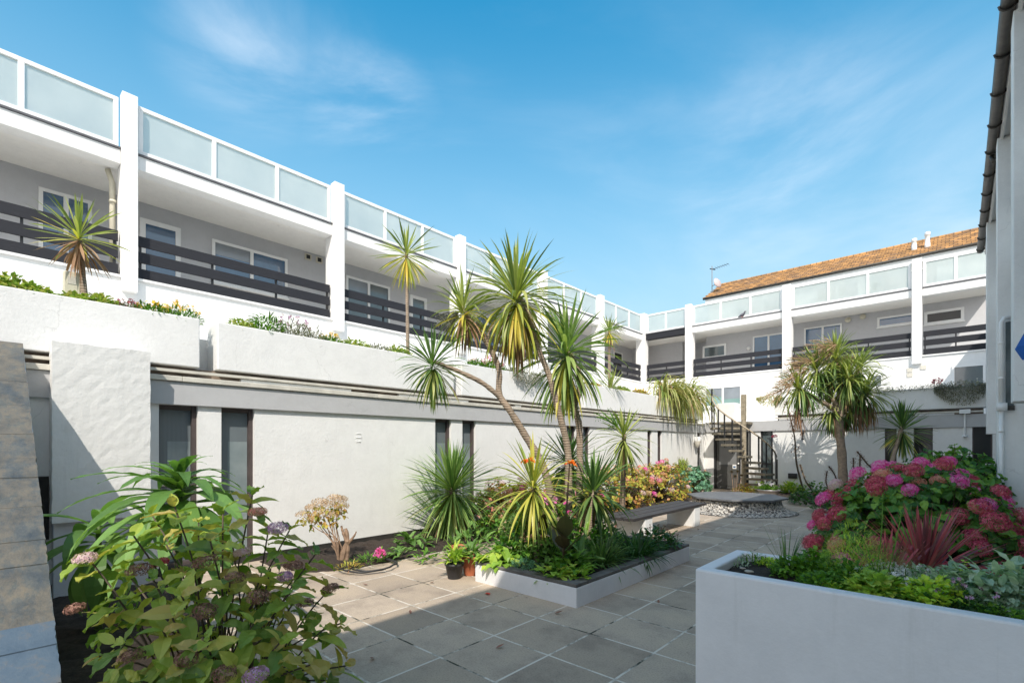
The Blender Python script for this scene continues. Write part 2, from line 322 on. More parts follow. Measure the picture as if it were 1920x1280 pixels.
# ------------------------------------------------------------------ mesh builder and object helpers
class MB:
    def __init__(s): s.v = []; s.f = []; s.m = []; s.cur = 0; s.smooth = False
    def add(s, vs, fs, mi=None):
        o = len(s.v); s.v += [tuple(v) for v in vs]; s.f += [tuple(i + o for i in f) for f in fs]; s.m += [s.cur if mi is None else mi] * len(fs)
        return s
    def box(s, x0, x1, y0, y1, z0, z1, mi=None):
        if x0 > x1: x0, x1 = x1, x0
        if y0 > y1: y0, y1 = y1, y0
        if z0 > z1: z0, z1 = z1, z0
        return s.add([(x0, y0, z0), (x1, y0, z0), (x1, y1, z0), (x0, y1, z0), (x0, y0, z1), (x1, y0, z1), (x1, y1, z1), (x0, y1, z1)],
                     [(0, 3, 2, 1), (4, 5, 6, 7), (0, 1, 5, 4), (1, 2, 6, 5), (2, 3, 7, 6), (3, 0, 4, 7)], mi)
    def tube(s, pts, rad, n=8, mi=None, cap=True):
        pts = [Vector(p) for p in pts]; k = len(pts)
        if not hasattr(rad, '__len__'): rad = [rad] * k
        vs = []; up = Vector((0, 0, 1)); side = None
        for i, p in enumerate(pts):
            d = (pts[min(i + 1, k - 1)] - pts[max(i - 1, 0)]).normalized()
            if side is None:
                side = d.cross(up if abs(d.z) < .95 else Vector((1, 0, 0))).normalized()
            side = (side - d * side.dot(d)).normalized(); b = d.cross(side)
            for j in range(n):
                a = 2 * math.pi * j / n; vs.append(p + (side * math.cos(a) + b * math.sin(a)) * rad[i])
        fs = [(i * n + j, i * n + (j + 1) % n, (i + 1) * n + (j + 1) % n, (i + 1) * n + j) for i in range(k - 1) for j in range(n)]
        if cap: fs += [tuple(range(n))[::-1], tuple((k - 1) * n + j for j in range(n))]
        return s.add(vs, fs, mi)
    def lathe(s, prof, cx, cy, n=24, mi=None, cap=True, wob=0):
        vs = []
        for r, z in prof:
            for j in range(n):
                a = 2 * math.pi * j / n; q = r * (1 + wob * math.sin(3 * a + z * 5)); vs.append((cx + q * math.cos(a), cy + q * math.sin(a), z))
        k = len(prof); fs = [(i * n + j, i * n + (j + 1) % n, (i + 1) * n + (j + 1) % n, (i + 1) * n + j) for i in range(k - 1) for j in range(n)]
        if cap: fs += [tuple(range(n))[::-1], tuple((k - 1) * n + j for j in range(n))]
        return s.add(vs, fs, mi)
    def prism(s, poly, z0, z1, mi=None):
        k = len(poly); vs = [(x, y, z0) for x, y in poly] + [(x, y, z1) for x, y in poly]
        return s.add(vs, [tuple(range(k))[::-1], tuple(range(k, 2 * k))] + [(i, (i + 1) % k, k + (i + 1) % k, k + i) for i in range(k)], mi)
    def poly_extrude(s, pts, off, mi=None):   # planar polygon (3D points) extruded by vector
        k = len(pts); off = Vector(off); vs = [Vector(p) for p in pts] + [Vector(p) + off for p in pts]
        return s.add(vs, [tuple(range(k)), tuple(range(k, 2 * k))[::-1]] + [(i, k + i, k + (i + 1) % k, (i + 1) % k) for i in range(k)], mi)
    def strap(s, p, d, ln, wd, droop, segs=6, mi=None, fold=.35, twist=0.):
        p = Vector(p); d = Vector(d).normalized(); st = ln / segs; vs = []
        up = Vector((0, 0, 1)); side = d.cross(up)
        if side.length < .05: side = Vector((1, 0, 0))
        side.normalize()
        for i in range(segs + 1):
            t = i / segs; ww = wd * (.55 + .9 * t if t < .5 else 1.0 * (1 - ((t - .5) / .5) ** 1.6) + .001) * .5
            nrm = side.cross(d).normalized(); sd = side
            if twist: sd = Matrix.Rotation(twist * t, 3, d) @ side
            vs += [p - sd * ww + nrm * ww * fold, p.copy(), p + sd * ww + nrm * ww * fold]
            d = (d + Vector((0, 0, -1)) * droop * st * (.4 + 1.4 * t)).normalized(); p = p + d * st
        fs = []
        for i in range(segs):
            a = i * 3; fs += [(a, a + 1, a + 4, a + 3), (a + 1, a + 2, a + 5, a + 4)]
        return s.add(vs, fs, mi)
    def leaf(s, p, d, ln, wd, nrm=None, mi=None, arch=.5, fold=.3, segs=5, wave=0., prof=None):
        p = Vector(p); d = Vector(d).normalized(); st = ln / segs
        nn = Vector(nrm) if nrm is not None else Vector((0, 0, 1))
        side = d.cross(nn)
        if side.length < .05: side = d.cross(Vector((1, .3, 0)))
        side.normalize(); vs = []
        for i in range(segs + 1):
            t = i / segs; q = math.sin(math.pi * min(1, t ** .8 * .98 + .02)) ** .8 if prof is None else prof(t); ww = wd * .5 * max(q, .02)
            n = side.cross(d).normalized(); wv = n * (wave * wd * math.sin(i * 2.4) * .3)
            vs += [p - side * ww + n * ww * fold + wv, p.copy(), p + side * ww + n * ww * fold - wv]
            d = (d - n * arch / segs).normalized(); p = p + d * st
        fs = []
        for i in range(segs):
            a = i * 3; fs += [(a, a + 1, a + 4, a + 3), (a + 1, a + 2, a + 5, a + 4)]
        return s.add(vs, fs, mi)
WL = {}
def tag(o, label, cat, group=None):
    o['label'] = label; o['category'] = cat
    if group: o['group'] = group
    return o
def thing(name, label, cat, loc=(0, 0, 0), group=None):
    o = bpy.data.objects.new(name, None); col.objects.link(o); o.location = loc; o.empty_display_size = .1; WL[o.name] = Vector(loc)
    return tag(o, label, cat, group)
def obj(name, mb, mats, parent=None, bevel=0, smooth=False, label=None, loc=None):
    """mesh given in world coordinates, linked with its origin at its parent's place"""
    if isinstance(mats, str): mats = [mats]
    org = WL[parent.name] if parent is not None else (Vector(loc) if loc else Vector((0, 0, 0)))
    me = bpy.data.meshes.new(name); me.from_pydata([(v[0] - org.x, v[1] - org.y, v[2] - org.z) for v in mb.v], [], mb.f)
    for q in mats: me.materials.append(MATS[q])
    me.polygons.foreach_set('material_index', mb.m)
    if smooth: me.polygons.foreach_set('use_smooth', [True] * len(mb.f))
    me.update(); o = bpy.data.objects.new(name, me); col.objects.link(o); WL[o.name] = org.copy()
    if parent is not None: o.parent = parent
    elif loc: o.location = loc
    if bevel:
        b = o.modifiers.new('bevel', 'BEVEL'); b.width = bevel; b.segments = 2; b.limit_method = 'ANGLE'; b.angle_limit = R(40)
    if label: o['label'] = label
    return o
def struct(o, kind='structure'): o['kind'] = kind; return o
rnd = random.uniform
def rdir(zlo=-1, zhi=1):
    z = rnd(zlo, zhi); a = rnd(0, 2 * math.pi); r = math.sqrt(max(0, 1 - z * z)); return Vector((r * math.cos(a), r * math.sin(a), z))
# ================================================================== SETTING
g = MB(); g.box(-120, 120, -60, 160, -.2, -.03); struct(obj('ground', g, 'earth_ground'))
g = MB(); g.box(-7.49, .84, -4, 19.58, -.1, 0); struct(obj('paving', g, 'concrete_paving'))
def sheet(name, poly, z, m, hgt=.03, amp=.03):
    # a lumpy soil bed: grid clipped to polygon
    xs = [p[0] for p in poly]; ys = [p[1] for p in poly]; mb = MB(); st = .1
    def inside(x, y):
        r = False; k = len(poly)
        for i in range(k):
            (x1, y1), (x2, y2) = poly[i], poly[(i + 1) % k]
            if (y1 > y) != (y2 > y) and x < (x2 - x1) * (y - y1) / (y2 - y1) + x1: r = not r
        return r
    nx = int((max(xs) - min(xs)) / st) + 2; ny = int((max(ys) - min(ys)) / st) + 2; idx = {}
    for i in range(nx):
        for j in range(ny):
            x = min(xs) + i * st; y = min(ys) + j * st
            if inside(x + st / 2, y + st / 2):
                q = []
                for a, b in ((0, 0), (1, 0), (1, 1), (0, 1)):
                    k = (i + a, j + b)
                    if k not in idx:
                        xx = x + a * st; yy = y + b * st
                        idx[k] = len(mb.v); mb.v.append((xx + rnd(-.02, .02), yy + rnd(-.02, .02), z + rnd(-amp * .5, amp)))
                    q.append(idx[k])
                mb.f.append(tuple(q)); mb.m.append(0)
    cnt = [0] * len(mb.v)
    for f in mb.f:
        for q in f: cnt[q] += 1
    mb.v = [(a, b_, c_ if cnt[i] == 4 else -.02) for i, (a, b_, c_) in enumerate(mb.v)]
    return struct(obj(name, mb, m, smooth=True))
sheet('flower_bed_soil', [(-7.48, 2.7), (-6.25, 2.8), (-5.95, 3.6), (-6.0, 5.2), (-6.0, 17.5), (-7.48, 17.5)], .035, 'soil')
sheet('flower_bed_soil', [(-7.2, -1), (-2.1, -.2), (-2.1, .95), (-5.2, 1.5), (-7.2, 1.6)], .03, 'soil')
sheet('flower_bed_soil', [(-.75, 4.6), (.84, 4.4), (.84, 19.5), (-4.8, 19.5), (-4.8, 17.6), (-3.6, 16.9), (-2.3, 14.6), (-1.5, 10), (-1.3, 6.4)], .035, 'soil')

# ================================================================== LEFT WING
XU, XG = -13.0, -7.5      # upper facade plane, ground-floor wall plane
LW = thing('apartment_wing', 'long white apartment wing on the left with balcony columns and frosted glass roof terrace screens', 'building', (XG, 8, 0))
YB, YU = 19.6, 25.15
def wspan(u0, u1, X=XG): return onX(u0, 800, X).y, onX(u1, 800, X).y
wins = [wspan(298, 371), wspan(415, 477), wspan(816, 846), wspan(867, 892), wspan(1063, 1080), wspan(1093, 1106), wspan(1214, 1222), wspan(1233, 1241), wspan(1308, 1313)]
mb = MB(); y = -4
for a, b in wins + [(YB + .3, 0)]:
    mb.box(XG - .35, XG, y, a, .1, 2.19); y = b
mb.box(XG - .35, XG, -4, 1.2, 2.3, 2.31)
obj('ground_wall', mb, 'white_render', LW)
mb = MB().box(XG - .34, XG + .012, -4, YB, 0, .1); obj('skirting', mb, 'plinth_black', LW)
for i, (a, b) in enumerate(wins):
    mb = MB(); mb.box(XG - .16, XG - .06, b - .055, b + .0, .1, 2.19); mb.box(XG - .16, XG - .08, a, a + .02, .1, 2.19); mb.box(XG - .16, XG - .08, a + .02, b - .055, 2.13, 2.19); mb.box(XG - .16, XG - .02, a, b - .055, .1, .14)
    f = obj('window', mb, 'window_frame_brown', LW)
    mb = MB().box(XG - .14, XG - .12, a + .02, b - .055, .14, 2.13); obj('pane', mb, 'ribbed_glass', f)
    w_ = b - a; mb = MB().box(XG - .1198, XG - .1185, a + .02 + w_ * .22, b - .06, .15, 1.72); obj('pane_reflection', mb, 'ribbed_reflection', f)  # paler flush rectangle, a reflection painted onto the opaque pane
    if i == 0:
        mb = MB().box(XG - .117, XG - .09, a + .03, b - .06, 1.14, 1.165); obj('stay_bar', mb, 'cream_plastic', f)
    mb = MB().box(XG - .20, XG - .16, a - .02, b + .02, .1, 2.19); obj('backing', mb, 'glass_dark', f)
mb = MB().box(XG - .1, XG + .045, -4, YB, 2.19, 2.49); obj('fascia_band', mb, 'grey_band', LW, bevel=.006)
mb = MB()
y = -4
while y < YB - .1:
    e = min(y + 2.9, YB - .06); mb.box(XG - .25, XG + .075, y, e - .004, 2.494, 2.56); y = e
obj('roof_coping', mb, 'stone_coping', LW, bevel=.006)
mb = MB().box(XG - .03, XG + .03, -4, YB - .2, 2.615, 2.650); obj('edge_rail', mb, 'stone_coping', LW)
y = -3.5
while y < YB - 1:
    ln = random.choice((.18, .2, .9, 1.7, .7)); mb = MB().box(XG - .06, XG - .0, y, y + ln, 2.562, 2.606); y += ln + rnd(.9, 1.9); obj('packing_board', mb, 'trim_white', LW)
mb = MB().box(XG - .5, XG - .16, -4, YB - .25, 2.562, 2.70); obj('edge_timber', mb, 'brown_timber', LW)
mb = MB().box(-15, XG - .12, -4, YU - .3, 2.32, 2.555); obj('terrace_deck', mb, 'walkway_finish', LW)
# --- upper facade builder shared by both wings:  P(a, d, z): a along, d outward from the column line
def fb(mb, P, a0, a1, d0, d1, z0, z1, mi=None):
    p, q = P(a0, d0), P(a1, d1); mb.box(p[0], q[0], p[1], q[1], z0, z1, mi)
PL = lambda a, d: (XU + d, a)
PB = lambda a, d: (a, YU - d)
ZF, ZC, ZR = 5.2, 7.59, 7.92
def window(root, P, dw, a0, a1, z0, z1, lights=1, frame='trim_white', gl='glass_blue', fw=.07, name='window', sill=True):
    mb = MB(); o = .055
    if a0 > a1: a0, a1 = a1, a0
    fb(mb, P, a0, a1, dw - .01, dw + o, z1 - fw, z1); fb(mb, P, a0, a1, dw - .01, dw + o, z0, z0 + fw)
    xs = [a0 + (a1 - a0) * i / lights for i in range(lights + 1)]
    for i, x in enumerate(xs):
        l = x - (0 if i == 0 else fw * .6); r = x + (0 if i == lights else fw * .6)
        if i == 0: r = x + fw
        if i == lights: l = x - fw
        fb(mb, P, l, r, dw - .01, dw + o - .002, z0 + fw, z1 - fw)
    if sill: fb(mb, P, a0 - .03, a1 + .03, dw - .01, dw + .10, z0 - .035, z0 - .001)
    f = obj(name, mb, frame, root)
    for i in range(lights):
        mb = MB(); fb(mb, P, xs[i] + fw * .6, xs[i + 1] - fw * .6, dw + .004, dw + .02, z0 + fw * .8, z1 - fw * .8); obj('pane', mb, gl, f)
        if name == 'window' and (z1 - z0) > .8 and (i + int(abs(a0) * 10)) % 3 != 1:
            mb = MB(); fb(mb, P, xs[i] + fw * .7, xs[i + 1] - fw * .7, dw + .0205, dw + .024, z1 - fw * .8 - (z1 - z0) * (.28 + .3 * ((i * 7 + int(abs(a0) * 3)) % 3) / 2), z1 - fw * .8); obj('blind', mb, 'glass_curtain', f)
    if name == 'balcony_door':
        mb = MB(); fb(mb, P, xs[-1] - fw * .7, xs[-1] - fw * .4, dw + o + .001, dw + o + .04, z0 + .98, z0 + 1.12); obj('handle', mb, 'grey_metal', f)
    return f
def column(root, P, a0, a1, top=9.07):
    mb = MB(); fb(mb, P, a0, a1, -.10, .14, 4.92, top); fb(mb, P, a0 + .002, a1 - .002, -.40, -.101, 4.925, ZR - .02)
    return obj('column', mb, 'white_render', root, bevel=.012)
def bay(root, P, a0, a1, nl, fascia='white_render', rail=True, posts=2):
    mb = MB(); fb(mb, P, a0, a1, -.35, .0, ZC, ZR - .03); obj('fascia', mb, fascia, root, bevel=.008)
    mb = MB(); fb(mb, P, a0, a1, -.35, .03, ZR - .028, ZR + .01); obj('metal_edge', mb, 'lead_trim', root)
    # glazed screen
    zb, zt = ZR + .03, 8.985; g0, g1 = a0 + .03, a1 - .03; fw = .085; mb = MB()
    fb(mb, P, g0, g1, -.10, -.03, zb, zb + fw); fb(mb, P, g0, g1, -.10, -.03, zt - fw, zt)
    xs = [g0 + (g1 - g0) * i / nl for i in range(nl + 1)]
    for i, x in enumerate(xs):
        l, r = (x, x + fw) if i == 0 else ((x - fw, x) if i == nl else (x - fw * .55, x + fw * .55))
        fb(mb, P, l, r, -.10, -.032, zb + fw, zt - fw)
    f = obj('glazed_screen', mb, 'trim_white', root, bevel=.006)
    for i in range(nl):
        mb = MB(); fb(mb, P, xs[i] + .05, xs[i + 1] - .05, -.075, -.067, zb + fw * .7, zt - fw * .7); obj('frosted_pane', mb, 'frosted_glass', f)
    if rail:
        mb = MB(); pw = .045
        ps = [a0 + .08] + [a0 + (a1 - a0) * (i + 1) / (posts + 1) for i in range(posts)] + [a1 - .08]
        mb = MB(); fb(mb, P, a0 + .01, a1 - .01, -.20, -.171, ZF + .12, ZF + .15)
        f = obj('balcony_railing', mb, 'black_metal', root)
        for x in ps: mb = MB(); fb(mb, P, x - pw / 2, x + pw / 2, -.17, -.125, ZF + .05, 6.18); obj('post', mb, 'black_metal', f)
        for z0, z1 in ((5.98, 6.20), (5.63, 5.86), (5.28, 5.50)):
            mb = MB(); fb(mb, P, a0 + .03, a1 - .03, -.123, -.075, z0, z1); obj('rail_board', mb, 'dark_timber', f, bevel=.004)
cl = [(2.04, 2.31), (6.74, 7.04), (11.36, 11.68), (16.0, 16.34), (20.5, 20.85)]
cl = [(-2.62, -2.36)] + cl
for a, b in cl: column(LW, PL, a, b)
mb = MB(); mb.box(XU - .40, XU + .14, YU - .14, YU + .30, 4.92, 9.07); obj('corner_column', mb, 'white_render', LW, bevel=.012)
edges = cl + [(YU - .14, YU)]
for i in range(len(edges) - 1):
    a, b = edges[i][1], edges[i + 1][0]
    bay(LW, PL, a + .004, b - .004, 3)
mb = MB().box(XU - .25, XU, -4, YU - .01, 2.5, ZF); mb.box(XU - .25, XU + .05, -4, YU, ZF + .002, ZF + .05)
obj('balcony_upstand', mb, 'white_render', LW)
mb = MB().box(-14.85, XU - .26, -4, YU + 2, 5.0, 5.14); obj('walkway_floor', mb, 'walkway_finish', LW)
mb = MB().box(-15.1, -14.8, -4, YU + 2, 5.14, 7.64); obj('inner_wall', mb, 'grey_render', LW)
mb = MB().box(-15.1, XU - .355, -4, YU + 2, 7.642, 7.88); obj('balcony_soffit', mb, 'soffit_white', LW)
DW = -1.8
def lw_win(u0, u1, z0, z1, **k):
    a, b = onX(u0, 600, -14.8).y, onX(u1, 600, -14.8).y
    window(LW, PL, DW, a, b, z0, z1, **k)
lw_win(72, 172, 5.16, 7.3, lights=2, name='balcony_door', sill=False)
lw_win(262, 338, 5.16, 7.25, name='balcony_door', sill=False, fw=.11)
lw_win(397, 538, 6.05, 7.22, lights=2)
lw_win(648, 730, 5.9, 7.25, lights=2, gl='glass_grey')
lw_win(768, 799, 5.16, 7.2, name='balcony_door', sill=False, gl='glass_grey', fw=.11)
lw_win(890, 935, 5.9, 7.2, lights=2); lw_win(960, 982, 5.16, 7.2, name='balcony_door', sill=False)
lw_win(1050, 1075, 5.9, 7.2, lights=2); lw_win(1150, 1166, 5.16, 7.2, name='balcony_door', sill=False, gl='glass_dark')
for u, v in ((577, 482), (598, 488)):
    p = onX(u, v, -14.8); mb = MB().box(-14.8, -14.76, p.y - .10, p.y + .10, p.z - .09, p.z + .09); f = obj('air_vent', mb, 'cream_plastic', LW)
    mb = MB().box(-14.762, -14.755, p.y - .06, p.y + .06, p.z - .06, p.z + .06); obj('grille', mb, 'glass_dark', f)
mb = MB(); p = onX(213, 360, -13.35)
mb.tube([(-13.5, p.y - .08, 7.6), (-13.5, p.y, 7.35), (-13.45, p.y, 5.2)], .055, 10); mb.tube([(-13.45, p.y, 6.9), (-13.45, p.y, 6.95)], .07, 10)
obj('rain_pipe', mb, 'cream_plastic', LW, smooth=True)
mb = MB().box(-15.3, XU - .2, -4, YU, 7.885, 7.92); obj('roof_terrace_floor', mb, 'stone_coping', LW)

# ================================================================== BACK WING
BW = thing('apartment_wing', 'white apartment wing across the end of the courtyard under an orange lichen covered roof', 'building', (-5, YB, 0))
def yspan(u0, u1, Y=YB): return onY(u0, 800, Y).x, onY(u1, 800, Y).x
XE = .92
ops = [yspan(1338, 1389), yspan(1392, 1404), yspan(1426, 1449), yspan(1659, 1681), yspan(1713, 1749), yspan(1823, 1861)]
mb = MB(); x = XG
for a, b in ops + [(XE, 0)]:
    if a > x: mb.box(x, a, YB, YB + .35, 0, 2.22)
    x = b
obj('ground_wall', mb, 'white_render', BW)
mb = MB().box(XG + .046, XE, YB - .05, YB + .3, 2.222, 2.60); obj('fascia_band', mb, 'grey_band', BW, bevel=.006)
mb = MB().box(-4.9, .55, YB - .10, YB - .06, 2.655, 2.70); obj('edge_rail', mb, 'stone_coping', BW)
x = -4.8
while x < .3:
    ln = random.choice((.2, .9, 1.3, .6)); mb = MB().box(x, min(x + ln, .5), YB + .0, YB + .03, 2.602, 2.652); x += ln + rnd(.3, .8); obj('packing_board', mb, 'trim_white', BW)
mb = MB().box(-4.9, .55, YB + .25, YB + .4, 2.602, 2.78); obj('edge_timber', mb, 'brown_timber', BW)
mb = MB().box(XU, XE, YB + .31, YU, 2.4, 2.60); obj('terrace_deck', mb, 'walkway_finish', BW)
for i in (3, 4, 5):
    a, b = ops[i]; mb = MB(); mb.box(a, b, YB + .05, YB + .11, .1, .16); mb.box(a, a + .03, YB + .05, YB + .11, .16, 2.22); mb.box(b - .03, b, YB + .05, YB + .11, .16, 2.22)
    f = obj('window', mb, 'window_frame_brown', BW)
    mb = MB().box(a + .03, b - .03, YB + .08, YB + .10, .16, 2.22); obj('pane', mb, 'glass_dark', f)
    mb = MB().box(a + .03, b - .03, YB + .05, YB + .075, 1.13, 1.16); obj('stay_bar', mb, 'trim_white', f)
a, b = ops[0]
mb = MB(); mb.box(a, a + .07, YB + .04, YB + .14, 0, 2.22); mb.box(b - .05, b, YB + .04, YB + .14, 0, 2.22); mb.box(a + .07, b - .05, YB + .04, YB + .14, 2.0, 2.22)
fr = obj('door_frame', mb, 'black_metal', BW)
mb = MB(); da, db = a + .08, b - .06
mb.box(da, db, YB + .09, YB + .13, .02, .95); mb.box(da, da + .1, YB + .09, YB + .13, .951, 1.99); mb.box(db - .12, db, YB + .09, YB + .13, .951, 1.99); mb.box(da + .1, db - .12, YB + .09, YB + .13, 1.88, 1.99)
mb.box(da + .1, db - .12, YB + .075, YB + .0895, .12, .62)
dr = obj('entrance_door', mb, 'door_grey', BW, bevel=.006)
mb = MB().box(da + .1, db - .12, YB + .105, YB + .12, .95, 1.88); obj('door_panel', mb, 'glass_panel', dr)
mb = MB().lathe([(.0, 0), (.03, 0), (.035, .02), (.02, .03), (0, .03)], 0, 0, 12); mb.v = [(db - .05 + v[0], YB + .085 - v[2], 1.0 + v[1]) for v in mb.v]; obj('handle', mb, 'trim_white', dr, smooth=True)
mb = MB(); nx = db - .2; nz = .80; mb.box(nx - .07, nx + .07, YB + .085, YB + .0895, nz, nz + .16, 0)
mb.box(nx - .045, nx + .045, YB + .082, YB + .0849, nz + .04, nz + .10, 1)
obj('door_notice', mb, ['trim_white', 'blue_plastic'], dr)
mb = MB().box(a - .5, XE, YB + .36, YB + .40, 0, 2.3); obj('room_backing', mb, 'glass_dark', BW)
a, b = ops[1]; mb = MB().box(a, b, YB + .08, YB + .1, .1, 2.22); obj('side_light', mb, 'glass_dark', BW)
a, b = ops[2]; mb = MB(); mb.box(a, a + .06, YB + .05, YB + .12, 0, 2.22); mb.box(b - .06, b, YB + .05, YB + .12, 0, 2.22); mb.box(a + .06, b - .06, YB + .05, YB + .12, 1.0, 1.05); f = obj('glazed_door', mb, 'black_metal', BW)
mb = MB().box(a + .06, b - .06, YB + .08, YB + .1, 0, 2.22); obj('pane', mb, 'glass_grey', f)
# upper part
c2 = [(-10.57, -10.24), (-5.99, -5.64), (-1.36, -1.05)]
for a, b in c2: column(BW, PB, a, b)
bay(BW, PB, XU + .145, -10.575, 2, fascia='dark_timber', posts=1)
bay(BW, PB, -10.235, -5.995, 3); bay(BW, PB, -5.635, -1.365, 3, posts=2); bay(BW, PB, -1.045, XE, 2, posts=1)
mb = MB().box(XU - .2, XE, YU, YU + .25, 0, ZF); mb.box(XU + .15, XE, YU - .05, YU + .25, ZF + .002, ZF + .05); obj('balcony_upstand', mb, 'white_render', BW)
mb = MB().box(XU - .2, XE, YU + .26, YU + 1.85, 5.0, 5.14); obj('walkway_floor', mb, 'walkway_finish', BW)
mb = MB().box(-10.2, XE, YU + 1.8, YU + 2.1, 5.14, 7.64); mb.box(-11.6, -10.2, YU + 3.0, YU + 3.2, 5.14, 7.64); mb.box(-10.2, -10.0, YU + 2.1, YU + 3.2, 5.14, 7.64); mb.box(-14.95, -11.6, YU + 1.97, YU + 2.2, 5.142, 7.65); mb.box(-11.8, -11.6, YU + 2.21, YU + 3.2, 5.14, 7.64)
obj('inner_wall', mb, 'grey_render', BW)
mb = MB().box(XU - .354, XE, YU + .30, YU + 3.2, 7.643, 7.879); obj('balcony_soffit', mb, 'soffit_white', BW)
mb = MB().box(XU - .19, XE, YU + .2, YU + 3.2, 7.886, 7.919); obj('roof_terrace_floor', mb, 'stone_coping', BW)
def bw_win(u0, u1, z0, z1, Y=YU + 1.8, **k):
    a, b = onY(u0, 600, Y).x, onY(u1, 600, Y).x
    return window(BW, PB, YU - Y, a, b, z0, z1, **k)
bw_win(1318, 1362, 6.45, 7.15, gl='glass_grey', fw=.10)
bw_win(1412, 1472, 5.16, 7.3, lights=2, name='balcony_door', sill=False)
bw_win(1508, 1579, 5.16, 7.35, lights=2, name='balcony_door', sill=False)
bw_win(1645, 1718, 6.9, 7.35, fw=.08); bw_win(1733, 1808, 6.75, 7.3, gl='glass_dark', fw=.10)
for u, v in ((1590, 600), (1618, 594)):
    p = onY(u, v, YU + 1.8); mb = MB().lathe([(0, 0), (.10, 0), (.12, .05), (.09, .1), (0, .12)], 0, 0, 14); mb.v = [(p.x + v_[0], YU + 1.8 - v_[2], p.z + v_[1]) for v_ in mb.v]; obj('round_light', mb, 'cream_plastic', BW, smooth=True)
p = onY(1404, 653, YU + 1.8); mb = MB().lathe([(0, 0), (.08, 0), (.10, .04), (.05, .09), (0, .1)], 0, 0, 14); mb.v = [(p.x + v_[0], YU + 1.8 - v_[2], p.z + v_[1]) for v_ in mb.v]; obj('round_light', mb, 'trim_white', BW, smooth=True)
# mid-level windows
def mid(u0, u1, v0, v1, **k):
    p, q = onY(u0, v0, YU), onY(u1, v1, YU); return window(BW, PB, 0, p.x, q.x, q.z, p.z, **k)
f = mid(1322, 1391, 727, 760, lights=2, gl='glass_green')
f = mid(1785, 1848, 686, 731, lights=1, gl='glass_grey')
f = mid(1632, 1656, 702, 726, lights=1, gl='glass_grey')
for u, v, k in ((1705.5, 694, 2), (1731, 689, 1)):
    p = onY(u, v, YU)
    for i in range(k): mb = MB().box(p.x - .09, p.x + .09, YU - .03, YU, p.z - .07 - i * .2, p.z + .09 - i * .2); obj('air_vent', mb, 'stone_coping', BW)
# top storey and roof
YT = 27.9
mb = MB().box(-10.4, 1.5, YT, YT + .3, 7.9, 9.85); mb.box(-10.4, -10.1, YT + .3, YT + 5, 7.9, 9.85); obj('top_wall', mb, 'white_render', BW)
for a, b in ((-9.0, -6.2), (-5.2, -3.4), (-2.6, -.6)): window(BW, lambda a_, d_: (a_, YT - d_), 0, a, b, 8.0, 9.45, lights=2, gl='glass_grey')
mb = MB().box(-10.5, 1.5, YT - .28, YT - .24, 9.68, 9.94); mb.box(-10.5, 1.5, YT - .239, YT - .001, 9.80, 9.83); obj('fascia_board', mb, 'trim_white', BW)
mb = MB().tube([(-10.6, YT - .34, 9.94), (1.5, YT - .34, 9.94)], .06, 10)
obj('roof_gutter', mb, 'gutter_brown', BW, smooth=True)
mb = MB(); nx = 60
for j in range(13):   # courses of tiles, each a slightly lifted strip with a ragged edge
    s0 = j / 13; s1 = (j + 1) / 13 + .015; y0 = YT - .36 + s0 * 2.5; y1 = YT - .36 + s1 * 2.5; z0 = 9.98 + s0 * 1.32; z1 = 9.98 + s1 * 1.32
    x = -10.62 + (.13 if j % 2 else 0)
    while x < 1.5:
        e = x + .262; dz = rnd(0, .012)
        mb.add([(x, y0, z0 + .03 + dz), (e, y0, z0 + .03 + dz), (e, y1, z1 + .005), (x, y1, z1 + .005), (x, y0, z0 - .005), (e, y0, z0 - .005)], [(0, 1, 2, 3), (4, 5, 1, 0)]); x = e + .006
mb.add([(-10.6, YT - .36, 9.95), (1.5, YT - .36, 9.95), (1.5, YT + 2.2, 11.28), (-10.6, YT + 2.2, 11.28), (1.5, YT + 5, 9.9), (-10.6, YT + 5, 9.9)], [(0, 1, 2, 3), (3, 2, 4, 5)])
rf = obj('roof', mb, 'lichen_tiles', BW)
mb = MB().tube([(-10.65, YT + 2.16, 11.31), (1.5, YT + 2.16, 11.31)], .09, 10); obj('ridge_tiles', mb, 'lichen_tiles', rf)
for u, v, h in ((1714, 466, .45), (1739, 461, .62)):
    p = onY(u, v, YT + .7); mb = MB().lathe([(.10, p.z - .25), (.10, p.z + .12), (.09, p.z + .13), (.09, p.z + h - .16), (.105, p.z + h - .15), (.105, p.z + h - .02), (.06, p.z + h)], p.x, p.y, 14); obj('flue_pipe', mb, 'trim_white', rf, smooth=True)

# ================================================================== RIGHT WING
XR = .86
RW = thing('apartment_wing', 'shaded white apartment wing along the right edge with brown gutter and downpipe', 'building', (XR, 10, 0))
mb = MB(); mb.box(XR, XR + .3, -14, 12.2, 0, 2.75); mb.box(XR, XR + .3, 12.45, YB, 0, 2.75); mb.box(XR, XR + .3, 12.2, 12.45, 0, .6); mb.box(XR, XR + .3, 12.2, 12.45, 2.2, 2.75); obj('ground_wall', mb, 'white_render', RW)
mb = MB().box(XR + .2, XR + .29, 12.1, 12.5, .5, 2.3); obj('recess_panel', mb, 'white_render', RW)
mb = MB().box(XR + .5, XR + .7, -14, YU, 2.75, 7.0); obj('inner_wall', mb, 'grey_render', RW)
mb = MB().box(XR - .0, XR + .7, -3, YU, 2.6, 2.74); obj('walkway_floor', mb, 'soffit_white', RW)
XP = .50
for a, b in ((16.2, 16.55), (11.9, 12.25), (8.55, 8.95), (4.4, 4.8)):
    mb = MB().box(XP, XR + .5, a, b, 2.2 if a < 9 else (0 if a < 13 else 1.95), 6.98); obj('pier', mb, 'white_render', RW, bevel=.01)
